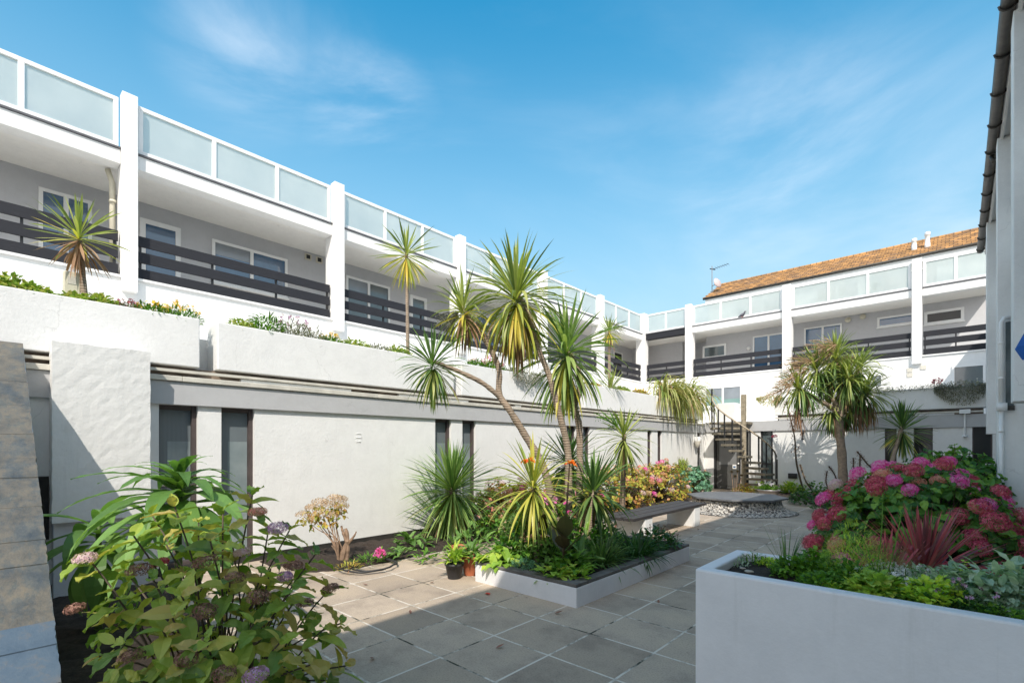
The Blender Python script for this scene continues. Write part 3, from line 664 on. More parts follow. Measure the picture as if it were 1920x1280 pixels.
for a, b in ((12.26, 16.19), (8.96, 11.89), (4.81, 8.54)):
    for z0, z1, nm in ((2.75, 3.45, 'balcony_parapet'), (4.85, 5.65, 'balcony_parapet')):
        mb = MB().box(XR - .12, XR + .02, a, b, z0, z1); pp = obj(nm, mb, 'white_render', RW)
        mb = MB().tube([(XR - .17, a + .05, z1 + .07), (XR - .17, b - .05, z1 + .07)], .02, 8); mb.tube([(XR - .17, a + .05, z1 + .07), (XR - .05, a + .05, z1 + .0)], .018, 8); obj('hand_rail', mb, 'gutter_brown', pp, smooth=True)
    mb = MB().box(XR - .02, XR + .5, a, b, 4.74, 4.849); obj('balcony_floor', mb, 'soffit_white', RW)
    for z0 in (2.8, 5.0):
        mb = MB().box(XR + .44, XR + .5, a + .6, a + 1.5, z0, z0 + 2.0); obj('window', mb, 'glass_dark', RW)
XGt = .455
mb = MB().box(XGt + .09, XR + .6, -14, 18.7, 6.99, 7.03); mb.box(XGt + .085, XGt + .12, -14, 18.7, 6.93, 7.12); mb.box(XGt + .2, XGt + .24, -14, 18.7, 6.94, 6.989); obj('eave_boards', mb, 'trim_white', RW)
mb = MB().box(XR - .0, XR + .1, 16.56, 19.0, 2.76, 6.98); obj('end_wall', mb, 'white_render', RW)
mb = MB(); prof = [(.075 * math.cos(R(180 + 18 * i)), .075 * math.sin(R(180 + 18 * i))) for i in range(11)]
k = len(prof); vs = []
for y in (-14, 18.75): vs += [(XGt + a, y, 7.07 + b) for a, b in prof]
mb.add(vs, [(i, i + 1, k + i + 1, k + i) for i in range(k - 1)] + [tuple(range(k, 2 * k))])
y = -2.5
while y < 18.6:
    mb.tube([(XGt + .086 * math.cos(R(180 + 30 * i)), y, 7.07 + .086 * math.sin(R(180 + 30 * i))) for i in range(7)], .014, 5); y += 1.0
obj('roof_gutter', mb, 'gutter_brown', RW, smooth=True)
mb = MB().tube([(XGt, 12.6, 7.0), (XGt + .02, 12.6, 6.9), (XR - .1, 12.6, 6.86)], .04, 8); obj('gutter_outlet', mb, 'gutter_brown', RW, smooth=True)
mb = MB().box(XP + .10, XP + .20, 11.87, 11.899, 2.35, 3.78); obj('window', mb, 'glass_grey', RW)
mb = MB().box(XP + .09, XP + .21, 11.86, 11.899, 2.27, 2.349); obj('window_sill', mb, 'gutter_brown', RW)
mb = MB(); yp = 11.78; xp = XP + .045
mb.tube([(xp + .14, yp + .1, 3.86), (xp + .03, yp, 3.83), (xp, yp, 3.76), (xp, yp, 2.4)], .032, 12); mb.box(xp - .06, xp + .07, yp - .06, yp + .06, 2.26, 2.39); mb.tube([(xp, yp, 2.26), (xp, yp, .1)], .03, 12)
for z in (1.1, 1.9, 2.8, 3.4): mb.tube([(xp, yp, z), (xp, yp, z + .03)], .042, 12)
obj('downpipe', mb, 'trim_white', RW, smooth=True)
mb = MB().add([(XGt - .02, -14, 7.12), (XGt - .02, 18.8, 7.12), (3.2, 18.8, 8.75), (3.2, -14, 8.75)], [(0, 1, 2, 3)]); mb.add([(XR + .3, 18.79, 2.7), (6, 18.79, 2.7), (6, 18.79, 7), (3.2, 18.79, 8.75), (XGt + .05, 18.79, 7.1), (XR + .3, 18.79, 7.0)], [(0, 1, 2, 3, 4, 5)])
obj('roof', mb, 'gutter_brown', RW)
# umbrella on the right-hand balcony
p = onX(1965, 638, .44)
um = thing('umbrella', 'blue closed parasol poking out past the pier at the right edge', 'umbrella', (p.x, p.y, 2.75))
mb = MB(); k = 16; prof = [(.01, .20), (.05, .16), (.09, .08), (.13, -.03), (.10, -.11)]; vs = []
for r, z in prof:
    for j in range(k): a = 2 * math.pi * j / k; q = r * (1.25 if j % 2 else .75); vs.append((p.x + q * math.cos(a), p.y + q * math.sin(a), p.z + z))
mb.add(vs, [(i * k + j, i * k + (j + 1) % k, (i + 1) * k + (j + 1) % k, (i + 1) * k + j) for i in range(len(prof) - 1) for j in range(k)] + [tuple(range(k))])
obj('canopy', mb, 'blue_cloth', um); mb = MB().tube([(p.x, p.y, 2.0), (p.x, p.y, p.z + .24)], .012, 8); obj('pole', mb, 'trim_white', um)

# ================================================================== TERRACE PLANTERS
def planter(name, x0, x1, y0, y1, z0, z1, label, th=.07, m='white_render', cat='planter', soil_drop=.04, floor=True, bev=.012, group=None):
    o = thing(name, label, cat, ((x0 + x1) / 2, (y0 + y1) / 2, z0), group)
    outer = [(x0, y0), (x1, y0), (x1, y1), (x0, y1)]; inner = [(x0 + th, y0 + th), (x1 - th, y0 + th), (x1 - th, y1 - th), (x0 + th, y1 - th)]
    vs = [(x, y, z) for z in (z0, z1) for x, y in outer] + [(x, y, z) for z in (z1, z1 - .25) for x, y in inner]
    fs = []
    for i in range(4):
        j = (i + 1) % 4; fs += [(i, j, 4 + j, 4 + i), (4 + i, 4 + j, 8 + j, 8 + i), (8 + i, 8 + j, 12 + j, 12 + i)]
    fs += [(3, 2, 1, 0)]
    mb = MB().add(vs, fs); obj('planter_walls', mb, m, o, bevel=bev)
    mb = MB(); nx = max(2, int((x1 - x0) / .1)); ny = max(2, int((y1 - y0) / .1)); e = .002
    for j in range(ny + 1):
        for i in range(nx + 1): mb.v.append((x0 + th + e + (x1 - x0 - 2 * th - 2 * e) * i / nx, y0 + th + e + (y1 - y0 - 2 * th - 2 * e) * j / ny, z1 - soil_drop + rnd(-.015, .015)))
    for j in range(ny):
        for i in range(nx): q = j * (nx + 1) + i; mb.f.append((q, q + 1, q + nx + 2, q + nx + 1)); mb.m.append(0)
    obj('soil', mb, 'soil', o, smooth=True)
    return o
pl = [(-2.24, 2.014, 'long white terrace planter nearest the camera, holding the cream box and first cordyline'),
      (2.226, 6.48, 'white terrace planter above the two grey ribbed windows, lavender along its top'),
      (6.69, 10.94, 'white terrace planter behind the tall forked cordyline trunks'),
      (11.15, 15.39, 'white terrace planter carrying the short cordyline with a brown flower plume'),
      (15.6, 19.55, 'white terrace planter with flax leaves cascading over its front')]
for a, b, lb in pl: planter('terrace_planter', XG - .46, XG, a, b, 2.705, 3.36, lb, group='planters along the left terrace edge')
mb = MB()
mb.box(XG - .56, XG - .47, -2.3, YB - .1, 2.71, 3.18); obj('planter_back_wall', mb, 'white_render', LW)
planter('terrace_planter', -4.95, XE - .02, YB + .02, YB + .5, 2.79, 3.44, 'long shaded white terrace planter over the dark windows at the courtyard end')
planter('terrace_planter', -7.05, -6.35, YB + .1, YB + .6, 2.61, 3.35, 'small white box planter beside the head of the spiral staircase')

# ================================================================== STAIR PARAPET AND STUB WALL
SP = thing('stair_parapet', 'sloping stair parapet wall capped with weathered blue grey slate slabs', 'wall', (-4, .1, 0))
sl = (2.76 - .26) / (-7.45 + 3.89)   # dz/dx
def pz(x): return .26 + sl * (x + 3.89)
x0, x1 = -7.44, -3.55; y0, y1 = -.32, .315
mb = MB().poly_extrude([(x0, y0, 0), (x1, y0, 0), (x1, y0, pz(x1) - .04), (x0, y0, pz(x0) - .04)], (0, y1 - y0, 0)); obj('parapet_wall', mb, 'rough_render', SP)
bx = [(u, v) for u, v in ((45, 645), (50, 716), (55, 742), (61, 779), (66, 815), (70, 846), (76, 893), (83, 950), (88, 1010), (100, 1075), (105, 1125), (113, 1190), (122, 1280))]
xs = [onY(u, v, .33).x for u, v in bx]; xs[0] = x0 - .02; xs.append(-3.53)
random.seed(3)
for i in range(len(xs) - 1):
    a, b = xs[i] + .003, xs[i + 1] - .003; n = 7; mb = MB(); top = []; bot = []
    dz = rnd(-.003, .005)
    def row(x): return x
    edge = [(a + (b - a) * k / n, y1 + .02 + rnd(-.005, .004)) for k in range(n + 1)]
    vs = []
    for k, (x, y) in enumerate(edge):
        z = pz(x) + dz; vs += [(x, y0 - .02, z), (x, y, z), (x, y, z - .035), (x, y0 - .02, z - .035)]
    fs = [(k * 4 + q, k * 4 + (q + 1) % 4, k * 4 + 4 + (q + 1) % 4, k * 4 + 4 + q) for k in range(n) for q in range(4)] + [(3, 2, 1, 0), (n * 4, n * 4 + 1, n * 4 + 2, n * 4 + 3)]
    mb.add(vs, fs); obj('slate_slab', mb, 'slate_blue' if i > len(xs) - 6 else 'slate_coping', SP)
mb = MB().poly_extrude([(x0, y1 + .001, pz(x0) - .05), (x1, y1 + .001, pz(x1) - .05), (x1, y1 + .001, pz(x1) - .036), (x0, y1 + .001, pz(x0) - .036)], (0, .022, 0)); obj('mortar_edge', mb, 'white_render', SP)
SW = thing('stub_wall', 'rough white rendered stub wall half in diagonal shadow beside the slate parapet', 'wall', (-7.3, 1, 0))
# slightly wavy slab
mb = MB(); X1, X0 = -7.2, -7.495; ya, yb_, za, zb_ = .545, 1.412, .82, 2.79; nY, nZ = 14, 30
g_ = lambda y, z: X1 + .004 * math.sin(7 * y + 3 * z) + rnd(-.002, .002)
for k in range(nZ + 1):
    for j in range(nY + 1):
        y = ya + (yb_ - ya) * j / nY; z = za + (zb_ - za) * k / nZ
        if j in (0, nY): y += rnd(-.004, .004)
        if k == nZ: z += rnd(-.006, .006)
        mb.v.append((g_(y, z), y, z))
for k in range(nZ):
    for j in range(nY): q = k * (nY + 1) + j; mb.f.append((q, q + 1, q + nY + 2, q + nY + 1)); mb.m.append(0)
o0 = len(mb.v)
loop = [k * (nY + 1) for k in range(nZ + 1)] + [nZ * (nY + 1) + j for j in range(1, nY + 1)] + [k * (nY + 1) + nY for k in range(nZ - 1, -1, -1)] + [j for j in range(nY - 1, 0, -1)]
for i in loop: mb.v.append((X0, mb.v[i][1], mb.v[i][2]))
n = len(loop)
for i in range(n): mb.f.append((loop[i], loop[(i + 1) % n], o0 + (i + 1) % n, o0 + i)); mb.m.append(0)
obj('wall_face', mb, 'rough_render', SW)
mb = MB().box(-7.46, -7.2 - .05, .56, 1.40, 0, .818); obj('wall_foot', mb, 'grey_render', SW)
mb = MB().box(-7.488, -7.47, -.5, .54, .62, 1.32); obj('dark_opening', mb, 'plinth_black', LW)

# ================================================================== COURTYARD FURNITURE
LP = thing('raised_bed', 'low white walled raised bed with a dark stone rim in the middle of the courtyard', 'planter', (-3.6, 5.5, 0))
x0, x1, y0, y1, H = -4.39, -2.88, 4.13, 6.98, .205
def ring(x0, x1, y0, y1, z0, z1, th):
    mb = MB(); outer = [(x0, y0), (x1, y0), (x1, y1), (x0, y1)]; inner = [(x0 + th, y0 + th), (x1 - th, y0 + th), (x1 - th, y1 - th), (x0 + th, y1 - th)]
    vs = [(x, y, z) for z in (z0, z1) for x, y in outer] + [(x, y, z) for z in (z1, z0) for x, y in inner]; fs = []
    for i in range(4):
        j = (i + 1) % 4; fs += [(i, j, 4 + j, 4 + i), (4 + i, 4 + j, 8 + j, 8 + i), (8 + i, 8 + j, 12 + j, 12 + i)]
    return mb.add(vs, fs)
obj('bed_wall', ring(x0, x1, y0, y1, 0, H, .11), 'planter_render', LP, bevel=.012)
obj('stone_rim', ring(x0 + .003, x1 - .003, y0 + .003, y1 - .003, H + .001, H + .035, .12), 'stone_edge', LP, bevel=.006)
mb = MB(); nx, ny = 14, 26
for j in range(ny + 1):
    for i in range(nx + 1): mb.v.append((x0 + .1 + (x1 - x0 - .2) * i / nx, y0 + .1 + (y1 - y0 - .2) * j / ny, H - .0 + rnd(-.02, .03)))
for j in range(ny):
    for i in range(nx): q = j * (nx + 1) + i; mb.f.append((q, q + 1, q + nx + 2, q + nx + 1)); mb.m.append(0)
obj('soil', mb, 'soil', LP, smooth=True)
FP = planter('tall_planter', -1.19, .83, 2.965, 3.72, 0, .905, 'tall white rendered planter box filling the lower right corner', th=.085, m='planter_render', bev=.012, soil_drop=.05)

PT = thing('pebble_table', 'round seat with slate top on a flared pebble clad base', 'seat', (-4.3, 13.2, 0))
cx, cy = -4.25, 13.25
mb = MB().lathe([(1.42, 0.002), (1.30, .03), (1.17, .08), (1.09, .15), (1.05, .23), (1.04, .335)], cx, cy, 48); obj('pebble_base', mb, 'pebble_cladding', PT, smooth=True)
mb = MB().prism([(cx + 1.2 * math.cos(R(45 * i + 14)), cy + 1.2 * math.sin(R(45 * i + 14))) for i in range(8)], .34, .385); obj('slate_top', mb, 'slate_top', PT, bevel=.006)
BN = thing('bench', 'dark plank bench on white blocks beside the raised bed', 'bench', (-4.3, 9, 0))
for i, x in enumerate((-4.62, -4.40, -4.18)):
    mb = MB().box(x, x + .195, 7.35, 10.55, .40, .45); obj('plank', mb, 'bench_wood', BN, bevel=.004)
for y in (7.8, 9.95):
    mb = MB().poly_extrude([(-4.60, y, 0), (-4.0, y, 0), (-4.0, y, .398), (-4.60, y, .398)], (0, .28, 0)); obj('support_block', mb, 'white_render', BN, bevel=.008)
mb = MB().box(-2.05 - .25, -2.05 + .25, 13.3, 13.75, .001, .008); tag(obj('drain_cover', mb, 'trim_white'), 'flat white square drain cover on the far paving', 'drain cover')

# spiral staircase
SX, SY = -5.62, 18.35
ST = thing('spiral_staircase', 'spiral staircase with stone treads around a square post and thin black balusters', 'staircase', (SX, SY, 0))
mb = MB(); z = 0
while z < 3.5:
    h = .2 if z < 2.6 else .45; r = .085; mb.prism([(SX + r * 1.25 * math.cos(R(90 * i + 45 + rnd(-2, 2))), SY + r * 1.25 * math.sin(R(90 * i + 45 + rnd(-2, 2)))) for i in range(4)] if z > 2.5 else [(SX + r * math.cos(R(30 * i)), SY + r * math.sin(R(30 * i))) for i in range(12)], z, z + h - .006); z += h
obj('newel_post', mb, 'post_stone', ST)
NT = 13; RT = 1.1
def sang(i): return R(176 + i)   # measured round anticlockwise from +X, going down from the terrace on the left through the front to the right
rail = []; random.seed(11)
for i in range(NT):
    f = i / (NT - 1); zt = 2.58 - i * .198 - .05; a0 = 186 + f * 182; a1 = a0 + 24
    pts = [(SX + .07 * math.cos(R(a0 - 30)), SY + .07 * math.sin(R(a0 - 30))), (SX + RT * math.cos(R(a0)), SY + RT * math.sin(R(a0))), (SX + RT * 1.01 * math.cos(R(a0 + 12)), SY + RT * 1.01 * math.sin(R(a0 + 12))), (SX + RT * math.cos(R(a1)), SY + RT * math.sin(R(a1))), (SX + .07 * math.cos(R(a1 + 30)), SY + .07 * math.sin(R(a1 + 30)))]
    if zt - .07 > .0:
        mb = MB().prism(pts, zt - .07, zt); obj('tread', mb, 'tread_stone', ST, bevel=.005)
        bx_, by_ = SX + RT * .95 * math.cos(R(a0 + 12)), SY + RT * .95 * math.sin(R(a0 + 12))
        for da_ in (6, 20):
            bx_, by_ = SX + RT * .95 * math.cos(R(a0 + da_)), SY + RT * .95 * math.sin(R(a0 + da_)); mb = MB().tube([(bx_, by_, zt - .12), (bx_, by_, zt + .95 - (da_ - 12) * .011)], .019, 6); obj('baluster', mb, 'black_metal', ST)
    rail.append((SX + RT * .95 * math.cos(R(a0 + 12)), SY + RT * .95 * math.sin(R(a0 + 12)), zt + .95))
rail = rail[:-1]
mb = MB().tube(rail, .026, 8); obj('handrail', mb, 'brass_rail', ST, smooth=True)
mb = MB().tube([(rail[0][0], rail[0][1], 2.5), (rail[0][0], rail[0][1], 3.75)], .03, 8); obj('top_post', mb, 'black_metal', ST)
mb = MB().box(SX - 1.15, SX - .05, SY + .3, YB - .06, 2.48, 2.56); obj('landing', mb, 'tread_stone', ST)

# small wall things
p = onX(1301, 829, XG)
WLm = thing('wall_lamp', 'white and rust cone shaped wall lamp near the dark entrance door', 'lamp', (XG, p.y, 1.7))
mb = MB().lathe([(0, 1.60), (.05, 1.64), (.09, 1.73), (.13, 1.86), (.13, 2.0), (.10, 2.03), (0, 2.03)], XG + .14, p.y, 14); mb.m = [1 if (mb.v[f[0]][2] < 1.8) else 0 for f in mb.f]; obj('lamp_cone', mb, ['trim_white', 'stone_coping'], WLm, smooth=True)
mb = MB().box(XG, XG + .02, p.y - .05, p.y + .05, 1.8, 1.98); obj('back_plate', mb, 'trim_white', WLm)
mb = MB().tube([(XG + .055, p.y + .1, 2.0), (XG + .055, p.y + .1, 2.64)], .012, 6); obj('cable', mb, 'trim_white', WLm)
p = onY(1505.5, 816, YB)
mb = MB().lathe([(0, -.155), (.045, -.15), (.048, -.12), (.02, -.09), (.018, .04), (.03, .06), (.05, .09), (.05, .12), (.02, .16), (0, .165)], 0, 0, 12)
mb.v = [(p.x + v_[0], YB - .05 + v_[1] * .6, p.z + v_[2]) for v_ in mb.v]
tag(obj('wall_bracket', mb, 'black_metal', smooth=True), 'small black iron bracket on the white wall between staircase and palm', 'bracket')
p = onY(1487, 891, YB)
mb = MB(); mb.box(p.x - .14, p.x + .14, YB - .1, YB, p.z - .1, p.z + .08); mb.box(p.x - .10, p.x + .10, YB - .125, YB - .101, p.z - .06, p.z + .05); tag(obj('wall_box', mb, 'black_metal', bevel=.01), 'small black box low on the white wall near the palm', 'vent box')
p = onY(1809, 806, YB)
fl = thing('wall_pipe', 'thin white pipe with small bracket hanging below the planter at the far right', 'pipe', (p.x, YB, 1.8))
mb = MB().tube([(p.x, YB - .09, 2.66), (p.x, YB - .09, 2.0), (p.x, YB - .07, 1.98)], .022, 8); obj('pipe', mb, 'trim_white', fl); mb = MB().box(p.x - .12, p.x + .12, YB - .16, YB - .1001, 2.62, 2.74); obj('bracket', mb, 'trim_white', fl); mb = MB().lathe([(0, 1.93), (.07, 1.95), (.04, 1.99), (0, 2.0)], p.x, YB - .07, 10); obj('cap', mb, 'trim_white', fl)
# meter box in first terrace planter
p = onX(134, 530, XG - .3)
mbx = thing('meter_box', 'cream plastic box with blue base standing in the nearest terrace planter', 'box', (p.x, p.y, 3.3))
mb = MB().box(p.x - .06, p.x + .06, p.y - .075, p.y + .075, 3.44, 3.72); b_ = obj('box_body', mb, 'cream_plastic', mbx, bevel=.012)
mb = MB().box(p.x - .065, p.x + .065, p.y - .085, p.y + .085, 3.30, 3.438); obj('base', mb, 'blue_plastic', mbx)
mb = MB().box(p.x + .061, p.x + .064, p.y - .04, p.y + .035, 3.57, 3.66); obj('label_plate', mb, 'stone_coping', mbx)
# aerial + dish
p = onY(1335, 556, YT + .5)
ae = thing('tv_aerial', 'thin metal aerial mast at the left end of the orange roof', 'aerial', p)
mb = MB().tube([(p.x, p.y, 9.5), (p.x, p.y, p.z + 1.75)], .025, 8); obj('mast', mb, 'grey_metal', ae)
mb = MB().tube([(p.x, p.y, p.z + 1.55), (p.x + .95, p.y - .1, p.z + 1.62)], .012, 6)
for i in range(7): mb.tube([(p.x + .12 + i * .13, p.y - .25, p.z + 1.56 + i * .01), (p.x + .12 + i * .13, p.y + .2, p.z + 1.56 + i * .01)], .006, 5)
mb.tube([(p.x - .12, p.y, p.z + 1.62), (p.x + .18, p.y, p.z + 1.5)], .03, 6); obj('antenna_bars', mb, 'black_metal', ae)
dd = thing('satellite_dish', 'pale pink satellite dish on the roof corner beside the aerial', 'satellite dish', p)
mb = MB().lathe([(0, .08), (.15, .065), (.24, .03), (.30, -.01), (.295, -.025), (.23, .012), (0, .06)], 0, 0, 24, cap=False)
rt_ = Matrix.Rotation(R(75), 3, 'Y') @ Matrix.Rotation(R(20), 3, 'X')
mb.v = [tuple((rt_ @ Vector(v_)) + Vector((p.x + .32, p.y, p.z + .72))) for v_ in mb.v]; obj('dish', mb, 'dish_pink', dd, smooth=True)
mb = MB().tube([(p.x + .32, p.y, p.z + .7), (p.x + .02, p.y, p.z + .6)], .02, 6); obj('arm', mb, 'grey_metal', dd)
# pigeon
p = onY(1391, 593, YU - .02)
pg = thing('pigeon', 'grey pigeon perched on the ledge below a frosted screen', 'bird', (p.x, p.y, ZR + .01))
bz = ZR + .02; X = p.x; Y_ = YU - .0
mb = MB()
pts = [(X - .19, Y_, bz + .05), (X - .12, Y_, bz + .08), (X - .04, Y_, bz + .11), (X + .05, Y_, bz + .13), (X + .10, Y_, bz + .19), (X + .115, Y_, bz + .24), (X + .135, Y_, bz + .265), (X + .165, Y_, bz + .262), (X + .195, Y_, bz + .253)]
mb.tube(pts, [.012, .03, .065, .07, .045, .03, .034, .02, .004], 12); obj('body', mb, 'feather_grey', pg, smooth=True)
mb = MB().tube([(X, Y_ - .02, bz + .07), (X + .0, Y_ - .02, ZR + .012)], .006, 5); mb.tube([(X, Y_ + .02, bz + .07), (X + .0, Y_ + .02, ZR + .012)], .006, 5); obj('legs', mb, 'petal_red', pg)

p = onX(672, 822, XG); mb = MB(); random.seed(2)
for k in range(5):
    zz = p.z + .07 - k * .035; w__ = .075 - abs(k - 1.5) * .014; P_ = [(XG - .003 + .006 * math.sin(math.pi * j / 6), p.y - w__ + 2 * w__ * j / 6, zz + .02 * math.sin(math.pi * j / 6) * (-1 if k % 2 else 1)) for j in range(7)]; mb.tube(P_, .0065, 6)
obj('plaster_patch', mb, 'white_render', LW, smooth=True)

# ================================================================== PLANTS
random.seed(21)
def azel(az, el): return Vector((math.cos(az) * math.cos(el), math.sin(az) * math.cos(el), math.sin(el)))
def leaf_head(parent, c, n, ln, wd, droop=1.6, mats=('strap_green', 'strap_yellow', 'strap_brown'), up=(0, 0, 1), lo=-45, hi=86, stem=.16, yel=.1, brn=.06, segs=6, name='leaf_head', pw=.8, skirt=0):
    mb = MB(); c = Vector(c); up = Vector(up).normalized(); q = Vector((0, 0, 1)).rotation_difference(up)
    for i in range(n):
        t = (i + rnd(0, 1)) / n; el = R(hi + (lo - hi) * t ** pw + rnd(-7, 7)); az = i * 2.39996 + rnd(-.3, .3)
        d = q @ azel(az, el); p = c - up * stem * t + q @ azel(az, 0) * .015
        L_ = ln * rnd(.78, 1.08) * (.75 + .25 * min(1, t * 4)) * (1 - .18 * t)
        mi = 0
        if t > .5 and random.random() < yel * 2: mi = 1
        if t > .72 and random.random() < brn * 3.5: mi = 2
        mb.strap(p, d, L_, wd * rnd(.8, 1.15), droop * rnd(.35, 1.6) * (.3 + 1.1 * t), segs, mi, fold=rnd(.15, .4), twist=rnd(-.7, .7))
    for i in range(skirt):
        az = rnd(0, 6.28); d = azel(az, R(rnd(-80, -35))); mb.strap(c - up * stem * rnd(.8, 1.5), d, ln * rnd(.4, .85), wd * .8, 3, 5, 2, twist=rnd(-1.5, 1.5))
    return obj(name, mb, list(mats), parent)
def smooth_path(pts, k=4):
    pts = [Vector(p) for p in pts]; out = []
    for i in range(len(pts) - 1):
        p0 = pts[max(i - 1, 0)]; p1 = pts[i]; p2 = pts[i + 1]; p3 = pts[min(i + 2, len(pts) - 1)]
        for j in range(k):
            t = j / k; out.append(.5 * ((2 * p1) + (p2 - p0) * t + (2 * p0 - 5 * p1 + 4 * p2 - p3) * t * t + (3 * p1 - p0 - 3 * p2 + p3) * t ** 3))
    out.append(pts[-1]); return out
def trunk(parent, pts, r0, r1, name='trunk', m='palm_bark', n=10):
    P_ = smooth_path(pts, 6); k = len(P_)
    rr = [(r0 + (r1 - r0) * i / (k - 1)) * (1 + .06 * math.sin(i * 2.1) + rnd(-.04, .04)) for i in range(k)]
    if r0 > .05: rr[0] *= 1.25
    mb = MB().tube(P_, rr, n); return obj(name, mb, m, parent, smooth=True)
def plume(parent, c, d, size, n=260, m='grey_foliage', name='flower_plume'):
    mb = MB(); c = Vector(c); d = Vector(d).normalized()
    for k in range(14):
        e = c + (d * rnd(.6, 1.2) + rdir() * .55) * size; P_ = smooth_path([c, c.lerp(e, .5) + Vector((0, 0, .06 * size)), e], 3); mb.tube(P_, [.008] * (len(P_) - 1) + [.003], 4)
        for j in range(n // 14):
            p = c.lerp(e, rnd(.25, 1)) + rdir() * size * .13; mb.leaf(p, rdir(), rnd(.025, .055), .014, segs=2)
    return obj(name, mb, m, parent)

# --- the group of cabbage palms in the raised bed
CT = thing('cabbage_palm', 'tall forked cabbage palm, two leaning bare trunks topped by the highest leaf heads', 'palm tree', tuple(atT(1060, 1015, 7.0)))
T = 6.9
H1, H2, H3 = atT(968, 548, T), atT(866, 575, T), atT(808, 676, T - .35)
obj_t = trunk(CT, [atT(1066, 1012, 7.0), atT(1066, 900, 7.0), atT(1064, 840, 7.0), atT(1046, 765, T), atT(1030, 705, T), atT(1008, 650, T), atT(990, 585, T), H1], .060, .030)
trunk(CT, [atT(1050, 1012, 7.1), atT(1022, 885, 7.05), atT(987, 820, 7.0), atT(955, 768, T), atT(936, 738, T), atT(935, 690, T), atT(912, 642, T), atT(886, 606, T), H2], .060, .028)
trunk(CT, [atT(938, 745, T), atT(905, 718, T - .1), atT(862, 697, T - .2), atT(830, 684, T - .3), H3], .036, .024, name='branch')
trunk(CT, [atT(915, 648, T), atT(918, 620, T - .05), atT(945, 590, T)], .022, .016, name='branch')
leaf_head(CT, H1, 230, 1.05, .042, 1.7, hi=84, lo=-70, up=(.05, -.05, 1), yel=.32, brn=.1, skirt=30, stem=.32)
leaf_head(CT, H2, 105, .66, .036, 2.2, up=(-.25, -.1, 1), lo=-55, yel=.34, brn=.1, skirt=12, stem=.22)
leaf_head(CT, H3, 130, .66, .032, 1.5, mats=('strap_dark', 'strap_green', 'strap_brown'), up=(-.3, -.15, 1), lo=-75, yel=.25, brn=.05, stem=.2)
plume(CT, atT(860, 585, T), (-.5, -.1, -.25), .36, 420)
plume(CT, atT(955, 590, T + .1), (-.2, .1, -1), .28, 300)
CT2 = thing('cabbage_palm', 'upright cabbage palm with a broad dark green head on a crooked pale trunk', 'palm tree', tuple(atT(1088, 1015, 7.25)))
H4 = atT(1062, 652, 7.2)
trunk(CT2, [atT(1086, 1012, 7.25), atT(1087, 880, 7.25), atT(1086, 800, 7.25), atT(1077, 762, 7.2), atT(1086, 735, 7.2), atT(1086, 700, 7.2), H4], .055, .038)
leaf_head(CT2, H4, 150, 1.08, .05, 1.25, mats=('strap_mid', 'strap_green', 'strap_yellow'), hi=82, lo=-75, yel=.22, brn=.05, stem=.3, skirt=16)
mb = MB(); c = atT(1070, 700, 7.05)
for k in range(34):
    a = c - Vector((0, 0, k * .012)); e = a + azel(rnd(0, 6.28), R(rnd(-40, 10))) * rnd(.08, .26) * (1 - k / 45); mb.tube([a, a.lerp(e, .5) + Vector((0, 0, .02)), e], [.004, .003, .002], 4)
    for j in range(4): mb.tube([a.lerp(e, .3 + .2 * j), a.lerp(e, .3 + .2 * j) + rdir() * .05], .0018, 4)
mb.tube([atT(1068, 664, 7.1), c, c - Vector((0, 0, .45))], .007, 5); obj('dry_flower_stalk', mb, 'woody_stem', CT2)
def cord(label, base, head, n, ln, wd, r0=.05, mats=('strap_green', 'strap_yellow', 'strap_brown'), mid=None, group=None, name='cordyline', **k):
    o = thing(name, label, 'cordyline', tuple(base), group)
    base = Vector(base); head = Vector(head)
    trunk(o, [base, mid or base.lerp(head, .5), head - Vector((0, 0, .02))], r0, r0 * .75)
    leaf_head(o, head, n, ln, wd, mats=mats, **k); return o
b = onZ(1010, 1030, .2); b = atT(1006, 1010, 6.1)
cord('short cordyline with yellowing leaves drooping over the raised bed', (b.x, b.y, .2), atT(1000, 905, 6.1), 115, .84, .036, .04, ('strap_lime', 'strap_green', 'strap_yellow'), lo=-72, yel=.25, droop=1.9, stem=.2, hi=84)
cord('green cordyline on a stubby leaning trunk at the right of the raised bed', atT(1097, 1012, 6.9), atT(1113, 917, 7.0), 120, .80, .05, .075, ('strap_dark', 'strap_green', 'strap_brown'), lo=-55, droop=1.5, up=(.12, 0, 1))
c5 = cord('slender cordyline with a ringed thin trunk standing left of the bench', onZ(1166, 985, .0), atT(1170, 812, 9.6), 105, .78, .038, .06, ('strap_green', 'strap_dark', 'strap_brown'), lo=-82, droop=1.2, stem=.3)
plume(c5, atT(1158, 800, 9.5), (-.6, 0, .55), .42, 330, 'herb_green')
cord('dark spiky cordyline standing behind the palm trunks', (-5.75, 7.35, .03), atT(1066, 862, 8.7), 150, .80, .042, .06, ('strap_dark', 'strap_green', 'strap_brown'), lo=-60, droop=1.0)
lb = (-6.75, 5.75, .05); t_ = 8.8
cord('dense round cordyline growing by the white wall behind the pots', lb, atT(848, 912, t_), 520, 1.12, .036, .07, ('strap_mid', 'strap_green', 'strap_brown'), lo=-88, hi=88, droop=.75, yel=.22, brn=.06, stem=.3, pw=.72, segs=5)
